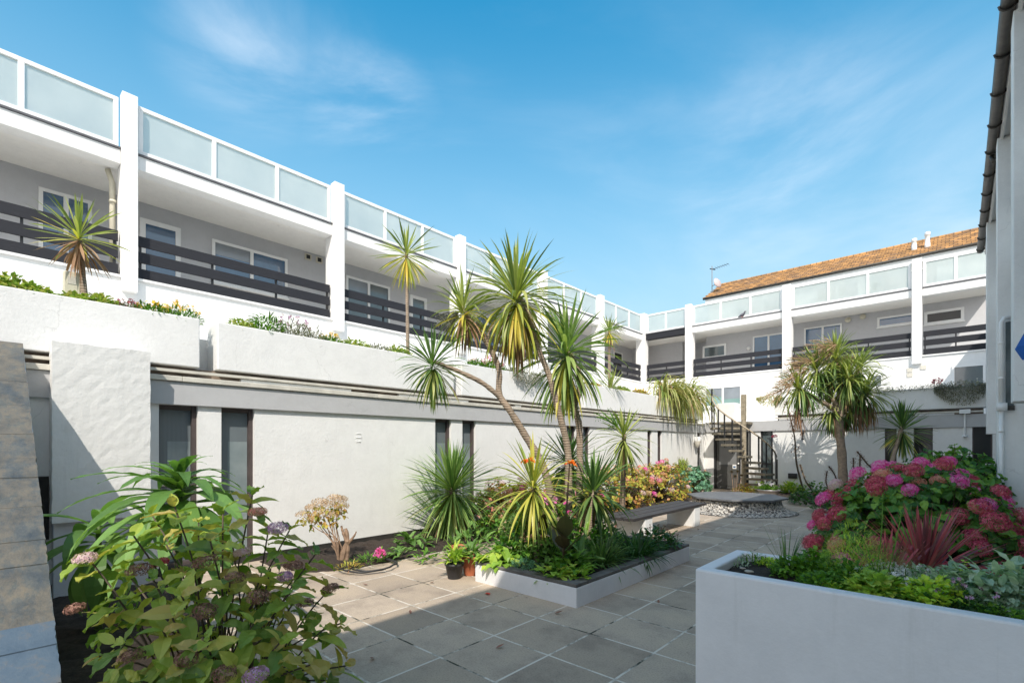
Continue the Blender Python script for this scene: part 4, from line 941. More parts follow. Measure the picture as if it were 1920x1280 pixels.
# terrace ones
XT = XG - .24
def on_terrace(u, z=3.32): d = ray(u, 800); t = XT / d.x; return Vector((XT, t * d.y, z))
def th(u, v): return onX(u, v, XT)
b = on_terrace(160); c = cord('small cordyline with orange brown dead leaves beside the cream meter box', b, th(148, 436), 62, .56, .036, .035, ('strap_green', 'strap_yellow', 'strap_brown'), lo=-50, hi=88, droop=.7, yel=.35, brn=.3, skirt=26, stem=.14)
b = on_terrace(765); cord('single tall slim cordyline on the terrace with a yellow lower skirt', b, th(762, 470), 85, .74, .038, .035, ('strap_green', 'strap_yellow', 'strap_yellow'), lo=-86, hi=87, droop=.5, yel=.45, brn=.3, stem=.2)
b = on_terrace(1143); c = cord('far terrace cordyline with a brown flower plume to its right', b, th(1142, 618), 75, .62, .036, .05, ('strap_green', 'strap_yellow', 'strap_brown'), lo=-55, droop=1.0, yel=.5, skirt=6)
plume(c, th(1150, 614), (.3, .9, .15), .42, 220)
b = on_terrace(1146); b = onX(1146, 725, XT + .12); b.z = 3.33
cord('low stemless yucca clump on the terrace below the plumed cordyline', b, b + Vector((0, 0, .12)), 60, .72, .032, .05, ('strap_green', 'strap_dark', 'strap_yellow'), lo=8, hi=86, droop=.5)
# flax cascading
b = on_terrace(1268); o = thing('flax', 'large variegated flax spilling creamy striped leaves over the last left planter', 'flax plant', tuple(b))
for k, (du, n) in enumerate(((1242, 170), (1268, 200), (1290, 140))):
    p = on_terrace(du, 3.36); mb = MB()
    for i in range(n):
        az = R(rnd(-150, 150)) * .75; el = R(rnd(15, 80)); d = azel(az, el)
        mb.strap(p + Vector((rnd(-.1, .15), rnd(-.35, .35), rnd(0, .1))), d, rnd(1.0, 1.75), rnd(.035, .06), rnd(1.9, 3.2), 8, 0 if random.random() < .72 else 1, twist=rnd(-.6, .6))
    obj('leaf_clump', mb, ['flax_cream', 'strap_green'], o)
# courtyard-end palm
CP = thing('cabbage_palm', 'broad many headed cabbage palm with drooping brown plumes at the courtyard end', 'palm tree', (-2.95, 16.3, 0))
bp = onZ(1581, 940, 0); tb = 14.2
trunk(CP, [atT(1582, 945, tb), atT(1579, 860, tb), atT(1574, 800, tb), atT(1577, 745, tb), atT(1574, 715, tb), atT(1570, 690, tb)], .125, .075)
for hu, hv, n, ln, up, pl_ in ((1568, 668, 190, .98, (0, 0, 1), 1), (1612, 688, 150, .92, (.4, .3, 1), 1), (1528, 690, 150, .95, (-.5, -.2, 1), 1), (1492, 724, 130, .90, (-.6, -.2, .7), 1), (1628, 735, 130, .92, (.6, .3, .6), 0), (1555, 764, 110, .80, (-.3, -.3, .8), 0), (1590, 706, 110, .9, (0, -.4, .8), 0), (1600, 760, 90, .75, (.3, -.1, .5), 0)):
    h = atT(hu, hv, tb + rnd(-.35, .35)); trunk(CP, [atT(1576, 770, tb), atT((hu + 1576) / 2, (hv + 775) / 2, tb), h], .07, .04, name='branch')
    leaf_head(CP, h, int(n * 1.3), ln * 1.12, .046, 2.3, mats=('strap_green', 'strap_dark', 'strap_brown'), up=up, lo=-80, yel=.5, brn=.08, skirt=16 if pl_ == 0 else 6, stem=.3, segs=5)
    if pl_:
        for q in range(3): plume(CP, h + Vector((rnd(-.35, .1), -.35, rnd(-.15, .3))), (rnd(-.9, .2), -.6, rnd(-.6, .1)), .5, 420, 'tan_petal')
for hu, hv in ((1498, 768), (1615, 770), (1632, 762)):
    h = atT(hu, hv, tb); mb = MB()
    for i in range(60): mb.strap(h + rdir() * .1, azel(rnd(0, 6.28), R(rnd(-88, -55))), rnd(.4, .8), .02, 2, 4, 0)
    obj('dead_skirt', mb, 'strap_brown', CP)
b = (-1.55, 16.2, 0); cord('two tiered spiky cordyline standing alone before the dark windows', b, atT(1692, 795, 13.4), 150, .88, .042, .06, ('strap_dark', 'strap_green', 'strap_yellow'), lo=-86, hi=88, droop=.5, yel=.4, pw=1.1, stem=.35)
# red cordyline
rb = Vector((-.22, 5.55, 0)); ro = cord('red striped cordyline bursting up behind the tall white planter', rb, (-.22, 5.55, .60), 170, .72, .025, .05, ('strap_red', 'strap_red', 'strap_brown'), lo=-5, hi=88, droop=.35, yel=.0, brn=.02, stem=.2)
rb2 = Vector((-.48, 5.2, 0)); cord('smaller red cordyline to the left of the large red one', rb2, (-.45, 5.2, .50), 70, .58, .028, .045, ('strap_red', 'strap_red', 'strap_brown'), lo=-5, hi=88, droop=.3, yel=0, brn=0, stem=.15)

# --- hydrangeas and broad-leaved shrubs
def floret(mb, c, nrm, r, mi=0):
    nrm = nrm.normalized(); a = nrm.cross(Vector((.3, .2, 1))).normalized(); b = nrm.cross(a)
    ph = rnd(0, 6.28); vs = [c]; fs = []
    for k in range(4):
        t = ph + k * math.pi / 2; e = a * math.cos(t) + b * math.sin(t); f = a * math.cos(t + .55) + b * math.sin(t + .55); h = a * math.cos(t - .55) + b * math.sin(t - .55); i = len(vs)
        vs += [c + h * r * .7 + nrm * r * rnd(0, .2), c + e * r + nrm * r * rnd(-.15, .15), c + f * r * .7 + nrm * r * rnd(0, .2)]; fs.append((0, i, i + 1, i + 2))
    mb.add(vs, fs, mi)
def mophead(mb, c, r, n=70, fr=.014, flat=.72, mi=0, up=Vector((0, 0, 1))):
    q = Vector((0, 0, 1)).rotation_difference(up)
    for i in range(n):
        z = 1 - 1.45 * (i + .5) / n; a = i * 2.39996; s = math.sqrt(max(0, 1 - z * z)); d = Vector((s * math.cos(a), s * math.sin(a), z))
        p = c + q @ Vector((d.x * r, d.y * r, d.z * r * flat)) * rnd(.86, 1.06); floret(mb, p, q @ d + rdir() * .35, fr * rnd(.8, 1.2), mi)
def shrub(name, label, cat, base, radii, h, tips, leaf, lmat, heads, stem_m='woody_stem', group=None, wl=.6, whorl=3, head_r=.085, fr=.016, nf=70, skin=.55, hfr=.3, top_bias=.6, zmin=.15, sf=.5, arch=.5, core=0, hz=.6):
    """base: centre on the ground; stems rise to tips in an ellipsoidal dome; each tip carries pairs of leaves, some a flower head"""
    o = thing(name, label, cat, tuple(base), group); base = Vector(base); stems = MB(); lv = MB(); rx, ry = radii; T_ = []
    for i in range(tips):
        d = rdir(-.1, 1); rr = rnd(skin, 1) ** .5
        if i >= tips * sf: rr = rnd(.8, 1.05)
        p = base + Vector((d.x * rx * rr, d.y * ry * rr, zmin + (h - zmin) * (abs(d.z) ** top_bias) * rr)); T_.append((p, d))
        b0 = base + Vector((rnd(-.2, .2) * rx, rnd(-.2, .2) * ry, 0)); mid = b0.lerp(p, .55) + Vector((0, 0, .12 * h))
        P_ = smooth_path([b0, mid, p], 3); stems.tube(P_, [.009] * (len(P_) - 1) + [.004], 5)
        nrm = (Vector((d.x, d.y, .9))).normalized(); ax = (p - mid).normalized()
        for k in range(whorl):
            a0 = rnd(0, 3.14) if k == 0 else a0 + 1.57
            pp = p - ax * k * leaf * .32; q = Vector((0, 0, 1)).rotation_difference(ax)
            for s in (0, math.pi):
                e = q @ azel(a0 + s + rnd(-.25, .25), R(rnd(5, 45) - k * 12)); L_ = leaf * rnd(.65, 1.1) * (.62 if k == 0 else 1)
                lv.leaf(pp, e, L_, L_ * wl * rnd(.85, 1.1), ax + rdir() * .3, 0, arch=arch * rnd(.4, 1.5), fold=rnd(.15, .4), wave=rnd(0, .8))
    if core:
        for i in range(core):
            d = rdir(-.2, 1); rr = rnd(.3, .9); p = base + Vector((d.x * rx * rr, d.y * ry * rr, max(.05, h * abs(d.z) * rr)))
            lv.leaf(p, rdir(-.4, .7), leaf * rnd(.6, 1), leaf * wl, rdir(.2, 1), 0, segs=4)
    obj('stems', stems, stem_m, o); obj('leaves', lv, lmat, o)
    cand = [t for t in T_ if t[0].z > base.z + h * hz * .5]; cand = cand or T_; random.shuffle(cand); i = 0
    for m_, cnt in heads:
        for k in range(cnt):
            if i >= len(cand): break
            p, d = cand[i]; i += 1; mb = MB(); r = head_r * rnd(.75, 1.2); n_ = (Vector((d.x, d.y, 1.1))).normalized()
            mophead(mb, p + n_ * r * .7, r, nf, fr, up=n_); mb.tube([p - n_ * .04, p + n_ * r * .5], .005, 5); obj('flower_head', mb, m_, o)
    return o
random.seed(5)
# foreground hydrangea
fo = thing('hydrangea', 'large foreground hydrangea with fading brown and lilac flower heads, lower left', 'shrub', (-3.15, .95, 0))
random.seed(31)
stems = MB(); lv = MB(); T_ = []
tipsp = []
for u, v, t in ((335, 955, 2.4), (475, 925, 2.5), (165, 1045, 2.35), (255, 1000, 2.3), (400, 1010, 2.35), (540, 1000, 2.55), (590, 1040, 2.6), (640, 1160, 2.5), (655, 1255, 2.45), (600, 1180, 2.4), (215, 1110, 2.15), (290, 1080, 2.2), (345, 1120, 2.1), (430, 1090, 2.25), (500, 1060, 2.35), (550, 1110, 2.3), (470, 1160, 2.15), (395, 1200, 2.0), (300, 1180, 2.05), (220, 1200, 2.05), (520, 1210, 2.15), (580, 1250, 2.2), (450, 1250, 2.0), (340, 1255, 1.95), (260, 1270, 1.98), (200, 1275, 2.1), (410, 950, 2.6), (440, 1030, 2.5), (310, 1020, 2.5), (365, 1060, 2.5), (620, 1100, 2.65), (560, 1160, 2.5), (250, 1150, 2.4), (180, 1150, 2.35), (480, 1110, 2.6), (520, 1150, 2.6), (400, 1140, 2.5), (330, 1200, 2.4), (430, 1210, 2.4), (500, 1270, 2.3), (390, 1280, 2.2), (180, 1230, 2.3), (610, 1270, 2.5), (560, 1080, 2.7), (500, 1000, 2.7), (380, 985, 2.7), (290, 960, 2.75), (230, 1060, 2.6), (450, 1300, 2.1), (300, 1320, 2.1), (550, 1320, 2.3)):
    tipsp.append((atT(u + rnd(-8, 8), v + rnd(-8, 8), t * 1.17), True))
for i in range(45):
    d = rdir(-.2, 1); tipsp.append((Vector((-3.15 + d.x * .78 * rnd(.5, 1), 1.0 + d.y * .56 * rnd(.4, 1), max(.12, .12 + .95 * abs(d.z) * rnd(.5, 1)))), False))
for p, big in tipsp:
    b0 = Vector((-3.15 + rnd(-.25, .25), .95 + rnd(-.15, .15), 0)); mid = b0.lerp(p, .6) + Vector((0, 0, .08)); ax = ((p - mid).normalized() + Vector((0, 0, .5))).normalized()
    stems.tube(smooth_path([b0, mid, p], 4), .0048, 6); q = Vector((0, 0, 1)).rotation_difference(ax); a0 = rnd(0, 3.14)
    for k in range(4 if big else 2):
        pp = p - ax * k * rnd(.035, .055); a0 += 1.57
        for s in (0, math.pi):
            e = q @ azel(a0 + s + rnd(-.3, .3), R(rnd(15, 55) - k * 14)); L_ = (rnd(.13, .20) if k else rnd(.09, .13)) * (1 if big else .85)
            lv.leaf(pp, e, L_, L_ * rnd(.40, .55), ax + rdir() * .35, 0, arch=rnd(.1, .9), fold=rnd(.15, .5), segs=7, wave=rnd(0, .5))
obj('stems', stems, 'woody_stem', fo); obj('leaves', lv, 'hydrangea_leaf', fo)
for u, v, t, m_, r in ((160, 1046, 2.33, 'palepink_petal', .055), (483, 960, 2.5, 'salmon_petal', .05), (520, 990, 2.5, 'purple_petal', .06), (455, 1035, 2.42, 'palepink_petal', .045), (262, 1068, 2.3, 'brown_petal', .06), (385, 1052, 2.3, 'brown_petal', .06), (440, 1082, 2.3, 'brown_petal', .05), (485, 1118, 2.25, 'brown_petal', .06), (620, 1103, 2.6, 'brown_petal', .05), (572, 1130, 2.45, 'brown_petal', .045), (383, 1145, 2.15, 'brown_petal', .055), (248, 1230, 2.05, 'brown_petal', .055), (550, 1060, 2.5, 'brown_petal', .05), (140, 1140, 2.5, 'brown_petal', .05), (480, 1265, 2.0, 'purple_petal', .055), (420, 1262, 1.97, 'brown_petal', .05), (300, 1055, 2.4, 'crimson_petal', .045), (535, 1080, 2.4, 'purple_petal', .04), (350, 1235, 2.0, 'brown_petal', .05)):
    mb = MB(); mophead(mb, atT(u, v, t * 1.16), r * 1.05, 95, .0098, .55, up=Vector((rnd(-.3, .3), rnd(-.3, 0), 1)).normalized()); obj('flower_head', mb, m_, fo)
# lush echium rosette behind it
ec = thing('echium', 'lush echium with very long arching glossy leaves beside the stub wall', 'plant', (-4.55, 1.1, 0))
c = atT(335, 882, 3.9); trunk(ec, [(c.x, c.y, 0), (c.x, c.y, .6), c], .035, .02, m='herb_stem')
mb = MB()
for i in range(58):
    t = (i + .5) / 58; el = R(70 - 80 * t + rnd(-8, 8)); az = i * 2.39996 + rnd(-.2, .2); L_ = rnd(.66, .86) * (.28 + .72 * min(1, t * 2))
    mb.leaf(c - Vector((0, 0, .42 * t)), azel(az, el), L_, L_ * .20, None, 0, arch=rnd(1.0, 1.8), fold=.16, segs=11, wave=.12)
obj('leaves', mb, 'lush_leaf', ec)
c2_ = atT(185, 985, 4.3); mb = MB()
for i in range(22):
    t = (i + .5) / 22; mb.leaf(c2_ - Vector((0, 0, .3 * t)), azel(i * 2.4, R(60 - 90 * t)), rnd(.5, .72), .15, None, 0, arch=rnd(1.2, 2.1), fold=.22, segs=9)
trunk(ec, [(c2_.x, c2_.y, 0), c2_], .03, .02, m='herb_stem', name='side_stem'); obj('side_leaves', mb, 'lush_leaf', ec)

# big hydrangea on the right
random.seed(9)
hy = thing('hydrangea', 'huge hydrangea bush crowded with pink, crimson and purple flower heads on the right', 'shrub', (-.35, 7.9, 0))
stems = MB(); lv = MB(); hc = Vector((-.38, 7.9, 0)); T_ = []
def htip(d): return hc + Vector((d.x * 1.10, d.y * 1.5, .15 + 1.24 * max(0, d.z) ** .85))
for i in range(420):
    d = rdir(-.05, 1); rr = rnd(.86, 1.03); p = hc + (htip(d) - hc) * rr; T_.append((p, d)); b0 = hc + Vector((rnd(-.3, .3), rnd(-.4, .4), 0))
    stems.tube([b0, b0.lerp(p, .6) + Vector((0, 0, .12)), p], [.009, .007, .004], 5); ax = Vector((d.x, d.y, .9)).normalized(); q = Vector((0, 0, 1)).rotation_difference(ax); a0 = rnd(0, 3)
    for k in range(3):
        a0 += 1.57
        for s in (0, math.pi):
            L_ = rnd(.11, .17); lv.leaf(p - ax * .05 * k, q @ azel(a0 + s, R(rnd(-5, 35) - 10 * k)), L_, L_ * .62, ax + rdir() * .3, 0, arch=rnd(.2, .8), fold=.25, wave=.4)
for i in range(900):
    d = rdir(-.1, 1); p = hc + (htip(d) - hc) * rnd(.5, .85); lv.leaf(p, rdir(-.3, .6), rnd(.1, .15), .08, rdir(.2, 1), 0, segs=4)
obj('stems', stems, 'woody_stem', hy); obj('leaves', lv, 'hydrangea_green', hy)
random.shuffle(T_); hpos = []
pal = ['pink_petal'] * 34 + ['crimson_petal'] * 46 + ['salmon_petal'] * 9 + ['palepink_petal'] * 7 + ['purple_petal'] * 4
random.shuffle(pal)
front = [t for t in T_ if t[0].x < .74 and (t[1].y < .6) and t[1].x * .1 - t[1].y + t[1].z > -.2]
k = 0
for p, d in front:
    if k >= len(pal): break
    if any((p - q).length < .135 for q in hpos): continue
    hpos.append(p); m_ = pal[k]
    if p.z < .95 and m_ in ('palepink_petal',): m_ = 'crimson_petal'
    k += 1; mb = MB(); r = rnd(.075, .105) if m_ != 'crimson_petal' else rnd(.09, .12); n_ = Vector((d.x, d.y, .8)).normalized(); mophead(mb, p + n_ * .08, r, int(150 * (r / .1) ** 1.3), .0155, .8, up=n_); obj('flower_head', mb, m_, hy)
# shrubs
shrub('green_shrub', 'leafy dark green hydrangea without flowers behind the pink one by the right wall', 'shrub', (-.15, 12.2, 0), (.95, 1.8), 1.62, 300, .17, 'hydrangea_green', [('tan_petal', 3)], wl=.66, core=500)
gl = [(-6.72, 7.3, .75, .9, .95, 'bushy golden leaved hydrangea directly behind the palm trunks'), (-6.7, 9.3, .75, 1.0, 1.05, 'golden leaved hydrangea by the wall behind the slender cordyline'), (-6.6, 11.5, .85, 1.2, 1.18, 'tall gold and pink hydrangea by the wall behind the bench'), (-6.55, 13.7, .85, 1.2, 1.22, 'gold and pink hydrangea next to the blue green geranium')]
for x, y, rx, ry, h, lb in gl:
    shrub('hydrangea', lb, 'shrub', (x, y, 0), (rx, ry), h, 150, .13, 'hydrangea_gold', [('palepink_petal', 9), ('pink_petal', 4), ('salmon_petal', 10), ('tan_petal', 6)], wl=.6, head_r=.075, nf=48, core=220, group='hydrangeas along the left wall')
shrub('geranium', 'blue green geranium shrub at the end of the left bed before the entrance', 'shrub', (-6.35, 15.7, 0), (.62, .75), 1.0, 120, .12, 'blue_green_leaf', [('salmon_petal', 6)], wl=.95, head_r=.05, nf=22, core=120)
shrub('conifer', 'small feathery lime yellow conifer against the wall near the lamp', 'shrub', (-7.0, 16.3, 0), (.32, .36), 1.35, 160, .09, 'herb_lime', [], wl=.14, whorl=5, zmin=.3)
# skeletal hydrangea with stump
sk = thing('hydrangea', 'bare stemmed hydrangea with dried tan flower heads before the blank white wall', 'shrub', (-6.75, 3.3, 0))
random.seed(14); cb = onZ(640, 1052, .03); t_ = (cb.x * -math.sin(YAW) + cb.y * math.cos(YAW)); C0 = Vector((cb.x, cb.y, .02))
def skp(u, v, dt=0): return atT(u, v, t_ + dt)
st = MB(); nodes_ = [(570, 968), (585, 955), (600, 945), (615, 950), (628, 938), (640, 952), (605, 965), (590, 975), (625, 968), (638, 940)]
for u, v in nodes_:
    e = skp(u, v, rnd(-.15, .15)); st.tube(smooth_path([C0 + Vector((rnd(-.05, .05), rnd(-.05, .05), 0)), skp(628 + rnd(-9, 9), 1015, rnd(-.08, .08)), skp((u + 622) / 2, (v + 1000) / 2 + 8), e], 4), [.009] * 5 + [.007] * 4 + [.004] * 4, 6)
obj('stems', st, 'pale_wood', sk)
lv = MB()
for u, v in nodes_:
    for k in range(16): lv.leaf(skp(u + rnd(-11, 11), v + rnd(2, 20), rnd(-.12, .12)), azel(rnd(0, 6.28), R(rnd(-50, 20))), rnd(.05, .09), .045, None, 0, arch=.8)
obj('leaves', lv, 'hydrangea_gold', sk)
for u, v in nodes_:
    mb = MB(); mophead(mb, skp(u, v - 4, rnd(-.12, .12)), rnd(.09, .12), 90, .014, .55); obj('flower_head', mb, 'tan_petal', sk)
su = thing('tree_stump', 'gnarled split brown stump standing beside the bare stemmed hydrangea', 'stump', tuple(skp(655, 1050)))
mb = MB(); 
for pts, r0, r1 in (([(640, 1056), (646, 1030), (652, 1010), (648, 990)], .048, .022), ([(650, 1052), (652, 1025), (644, 1000), (640, 985)], .032, .014), ([(652, 1020), (664, 1004), (668, 996)], .022, .009), ([(636, 1054), (632, 1035), (622, 1022)], .026, .01)):
    P_ = smooth_path([skp(a, b) for a, b in pts], 5); mb.tube(P_, [(r0 + (r1 - r0) * i / (len(P_) - 1)) * rnd(.8, 1.2) for i in range(len(P_))], 7)
obj('wood', mb, 'pale_wood', su)
# --- generic small clumps
def clump(name, label, cat, c, r, h, n, leaf, lmat, wl=.5, kind='leaf', droop=1.2, fl=None, nfl=0, elr=(15, 85), fr=.012, spread=1.0, ry=None, part='leaves', group=None):
    o = thing(name, label, cat, tuple(c), group); c = Vector(c); mb = MB(); ry = ry or r
    for i in range(n):
        a = rnd(0, 6.28); q = math.sqrt(rnd(0, 1)); p = c + Vector((math.cos(a) * r * q * spread, math.sin(a) * ry * q * spread, rnd(.05, 1) * h * (1 - .6 * q * q)))
        d = azel(a + rnd(-.9, .9), R(rnd(*elr)))
        if kind == 'leaf': mb.leaf(p, d, leaf * rnd(.6, 1.15), leaf * wl * rnd(.8, 1.15), None, 0, arch=rnd(.2, 1.2), fold=rnd(.1, .4), segs=4, wave=.3)
        else: mb.strap(c + Vector((math.cos(a) * r * q * .35, math.sin(a) * ry * q * .35, 0)), azel(a, R(rnd(*elr))), leaf * rnd(.6, 1.1), leaf * wl, droop * rnd(.6, 1.5), 5, 0)
    obj(part, mb, lmat, o)
    if nfl:
        for i in range(nfl):
            a = rnd(0, 6.28); q = math.sqrt(rnd(0, 1)); p = c + Vector((math.cos(a) * r * q, math.sin(a) * ry * q, h * rnd(.9, 1.35) * (1 - .4 * q * q)))
            mb = MB()
            for k in range(5): floret(mb, p + rdir() * fr * 1.3, rdir(0, 1), fr)
            mb.tube([Vector((p.x, p.y, c.z)).lerp(p, .3), p], .0025, 4, 1); obj('flower', mb, [fl, 'herb_stem'], o)
    return o
random.seed(77)
# tall planter contents  (x from -1.1 to .74, y 3.05..3.63, soil at .855)
def fp(u, y): p = onY(u, 1100, y); return Vector((p.x, y, .85))
Z_ = .85
clump('thyme', 'tiny grey green tuft in the bare soil corner of the tall planter', 'herb', fp(1385, 3.42), .06, .05, 60, .035, 'sage_leaf', .2, elr=(30, 88))
clump('herb', 'dark tuft with pale blue flowers at the back corner of the tall planter', 'herb', fp(1415, 3.56), .08, .07, 110, .045, 'herb_green', .16, fl='white_petal', nfl=7, fr=.007, elr=(30, 88))
clump('stonecrop', 'bright yellow green tuft near the left end of the tall planter', 'herb', fp(1440, 3.56), .07, .06, 120, .03, 'herb_lime', .4)
clump('grass', 'thin dark grass blades fanning up at the left of the tall planter', 'grass tuft', fp(1475, 3.45), .08, .3, 34, .34, 'strap_dark', .013, kind='strap', elr=(40, 86), droop=1.4)
cl_ = [(1490, 3.36, .12, .13, 'herb_green', .045, .5, 'low green herb mound beside the grass blades in the tall planter'),
 (1530, 3.5, .13, .16, 'herb_green', .05, .55, 'fresh green mint clump in the middle left of the tall planter'),
 (1545, 3.2, .12, .09, 'herb_green', .04, .6, 'small leaved green mat at the front edge of the tall planter'),
 (1600, 3.35, .14, .15, 'herb_green', .045, .5, 'dense green herb in the middle of the tall planter'),
 (1560, 3.10, .06, .05, 'herb_lime', .035, .4, 'golden oregano tuft spilling at the front rim'),
 (1625, 3.12, .07, .06, 'herb_lime', .035, .4, 'second golden tuft on the front rim, right of the first'),
 (1640, 3.2, .11, .12, 'hosta_leaf', .07, .6, 'bright broad leaved herb at the centre front of the tall planter'),
 (1700, 3.15, .14, .08, 'herb_green', .03, .6, 'creeping green thyme right of the broad leaved herb'),
 (1745, 3.22, .14, .14, 'herb_lime', .045, .65, 'light green oregano mound right of centre in the tall planter'),
 (1800, 3.12, .14, .07, 'dark_ground_leaf', .03, .6, 'dark creeping mat below the sage'),
 (1880, 3.10, .16, .08, 'herb_green', .03, .6, 'green creeping mat at the right end of the front rim')]
for u, y, r, h, m_, lf, wl, lb in cl_: clump('herb', lb, 'herb', fp(u, max(y, 3.13)), r, h, 420, lf, m_, wl, ry=min(r, max(y, 3.13) - 3.06), elr=(5, 80))
clump('fennel', 'feathery tall pale green fennel standing above the other herbs', 'herb', fp(1600, 3.5), .16, .36, 1500, .05, 'herb_lime', .045, elr=(20, 88))
clump('fennel', 'wispy dark fennel just right of the taller pale one', 'herb', fp(1655, 3.45), .15, .26, 1100, .05, 'herb_green', .05, elr=(20, 88))
clump('alyssum', 'white flowering alyssum at the back of the tall planter', 'flowers', fp(1665, 3.56), .12, .10, 200, .03, 'sage_leaf', .3, fl='white_petal', nfl=70, fr=.008)
clump('alyssum', 'pale alyssum patch in front of the red cordyline', 'flowers', fp(1712, 3.52), .13, .11, 220, .03, 'sage_leaf', .3, fl='white_petal', nfl=60, fr=.008)
clump('sage', 'silvery sage clump right of centre in the tall planter', 'herb', fp(1770, 3.45), .17, .17, 300, .06, 'sage_leaf', .38, elr=(0, 75))
clump('sage', 'large pale leaved sage mound at the right end of the tall planter', 'herb', fp(1845, 3.38), .20, .22, 420, .085, 'sage_leaf', .38, elr=(-20, 75), ry=.16)
clump('sage', 'second large sage reaching the right picture edge', 'herb', fp(1915, 3.42), .18, .24, 380, .09, 'sage_leaf', .38, elr=(-20, 75), ry=.16)
clump('viola', 'small mauve viola flowers among the dark leaves of the tall planter', 'flowers', fp(1690, 3.28), .13, .12, 260, .03, 'dark_ground_leaf', .5, fl='white_petal', nfl=16, fr=.009)
clump('viola', 'mauve violas below the large sage mound', 'flowers', fp(1815, 3.25), .15, .13, 260, .035, 'dark_ground_leaf', .5, fl='purple_petal', nfl=10, fr=.009)
g_o = thing('tall_seed_stalks', 'slender green seed stalks rising from the middle of the tall planter', 'plant', tuple(fp(1650, 3.4)))
for u, u2, v2 in ((1640, 1655, 925), (1648, 1610, 1000), (1655, 1690, 960)):
    p = fp(u, 3.4); e = onY(u2, v2, 3.45); mb = MB(); P_ = smooth_path([p, p.lerp(e, .6) + Vector((.01, 0, .02)), e], 5); mb.tube(P_, [.003] * len(P_), 5)
    for i in range(14): mb.leaf(P_[-1].lerp(P_[3], rnd(0, 1)), azel(rnd(0, 6.28), R(rnd(20, 80))), rnd(.03, .05), .006, segs=3)
    obj('stalk', mb, 'herb_green', g_o)
clump('mint_spire', 'upright yellow green leafy spire between the sage clumps', 'herb', fp(1805, 3.55), .03, .20, 120, .03, 'herb_lime', .5, elr=(10, 60))
for u, y, r, lb in ((1392, 3.32, .016, 'pinkish pebble lying in the soil corner of the tall planter'), (1404, 3.25, .022, 'grey pebble in the soil corner of the tall planter')):
    p = fp(u, y); mb = MB().lathe([(0, .0), (r * .8, .006), (r, r * .4), (r * .7, r * .75), (0, r * .85)], 0, 0, 12, wob=.15); mb.v = [(p.x + v_[0] * 1.3, p.y + v_[1], Z_ + .012 + v_[2]) for v_ in mb.v]; tag(obj('pebble', mb, 'pale_stone', smooth=True), lb, 'stone')

# raised bed contents
zb = .21
clump('hosta', 'lime leaved plant hanging over the left front corner of the raised bed', 'plant', (-4.2, 4.35, zb), .22, .22, 60, .19, 'hosta_leaf', .55, elr=(-40, 45))
clump('plant', 'green leafy clump along the left side of the raised bed', 'plant', (-4.15, 4.7, zb), .30, .46, 220, .13, 'hydrangea_green', .5, elr=(0, 75), fl='tan_petal', nfl=26, fr=.014)
clump('hosta', 'yellow green hosta at the front corner of the raised bed', 'plant', (-3.28, 4.3, zb), .13, .12, 30, .17, 'hosta_leaf', .48, elr=(5, 60))
clump('hosta', 'smaller yellowing hosta on the right front rim of the raised bed', 'plant', (-3.05, 4.45, zb), .10, .13, 22, .16, 'hosta_leaf', .42, elr=(5, 65))
clump('spurge', 'low feathery blue green plant trailing at the front rim of the raised bed', 'plant', (-3.75, 4.33, zb), .22, .13, 520, .045, 'blue_green_leaf', .18, elr=(0, 80), ry=.12)
clump('plant', 'brown seed heads above small leaves at the middle left of the raised bed', 'plant', (-3.9, 4.75, zb), .25, .38, 200, .06, 'hydrangea_green', .4, fl='brown_petal', nfl=50, fr=.012)
clump('echium', 'small echium with long downward curving leaves behind the raised bed corner', 'plant', (-4.3, 4.95, .21), .1, .55, 60, .5, 'lush_leaf', .15, elr=(-15, 70))
clump('grass', 'bright green arching grass clump on the right half of the raised bed', 'grass clump', (-3.25, 5.2, zb), .4, .3, 210, .42, 'strap_dark', .045, kind='strap', elr=(10, 80), droop=2.6)
clump('grass', 'darker grass clump further along the right side of the raised bed', 'grass clump', (-3.15, 5.9, zb), .45, .3, 230, .42, 'dark_ground_leaf', .05, kind='strap', elr=(5, 75), droop=2.6)
clump('echium', 'rosette of broad glossy leaves beside the dark canna', 'plant', (-3.3, 4.85, zb), .06, .2, 30, .36, 'lush_leaf', .17, elr=(0, 70))
clump('ground_cover_plant', 'dark leafy plant filling the far end of the raised bed', 'plant', (-3.2, 6.55, zb), .32, .26, 260, .11, 'dark_ground_leaf', .5, elr=(-10, 70), fl='brown_petal', nfl=26, fr=.012)
clump('ground_cover_plant', 'mixed dark foliage in the middle of the raised bed under the palms', 'plant', (-3.75, 5.6, zb), .5, .3, 420, .12, 'hydrangea_green', .4, elr=(0, 75), ry=.8)
clump('ground_cover_plant', 'dark foliage at the far left end of the raised bed', 'plant', (-4.1, 6.5, zb), .3, .35, 240, .13, 'dark_ground_leaf', .35, elr=(0, 75), fl='salmon_petal', nfl=8, fr=.02)
def canna(label, x, y, top_uv, t, leaves):
    o = thing('canna', label, 'canna', (x, y, zb)); tp = atT(*top_uv, t); b0 = Vector((x, y, zb)); st = MB().tube(smooth_path([b0, b0.lerp(tp, .5), tp], 4), [.014] * 4 + [.010] * 4 + [.006], 7); obj('stem', st, 'canna_leaf', o)
    mb = MB()
    for f, az, ln, wd, el in leaves: mb.leaf(b0.lerp(tp, f), azel(az, R(el - 14)), ln * .92, wd * 1.15, azel(az + math.pi, R(30)), 0, arch=.35, fold=.18, segs=7)
    obj('leaves', mb, 'canna_leaf', o)
    mb = MB()
    for k in range(9): mb.leaf(tp + rdir(-.4, .6) * .025, azel(rnd(0, 6.28), R(rnd(-15, 60))), rnd(.07, .10), .045, None, 0, arch=rnd(.2, 1), fold=.3, segs=4, wave=.8)
    obj('flower', mb, 'orange_petal', o)
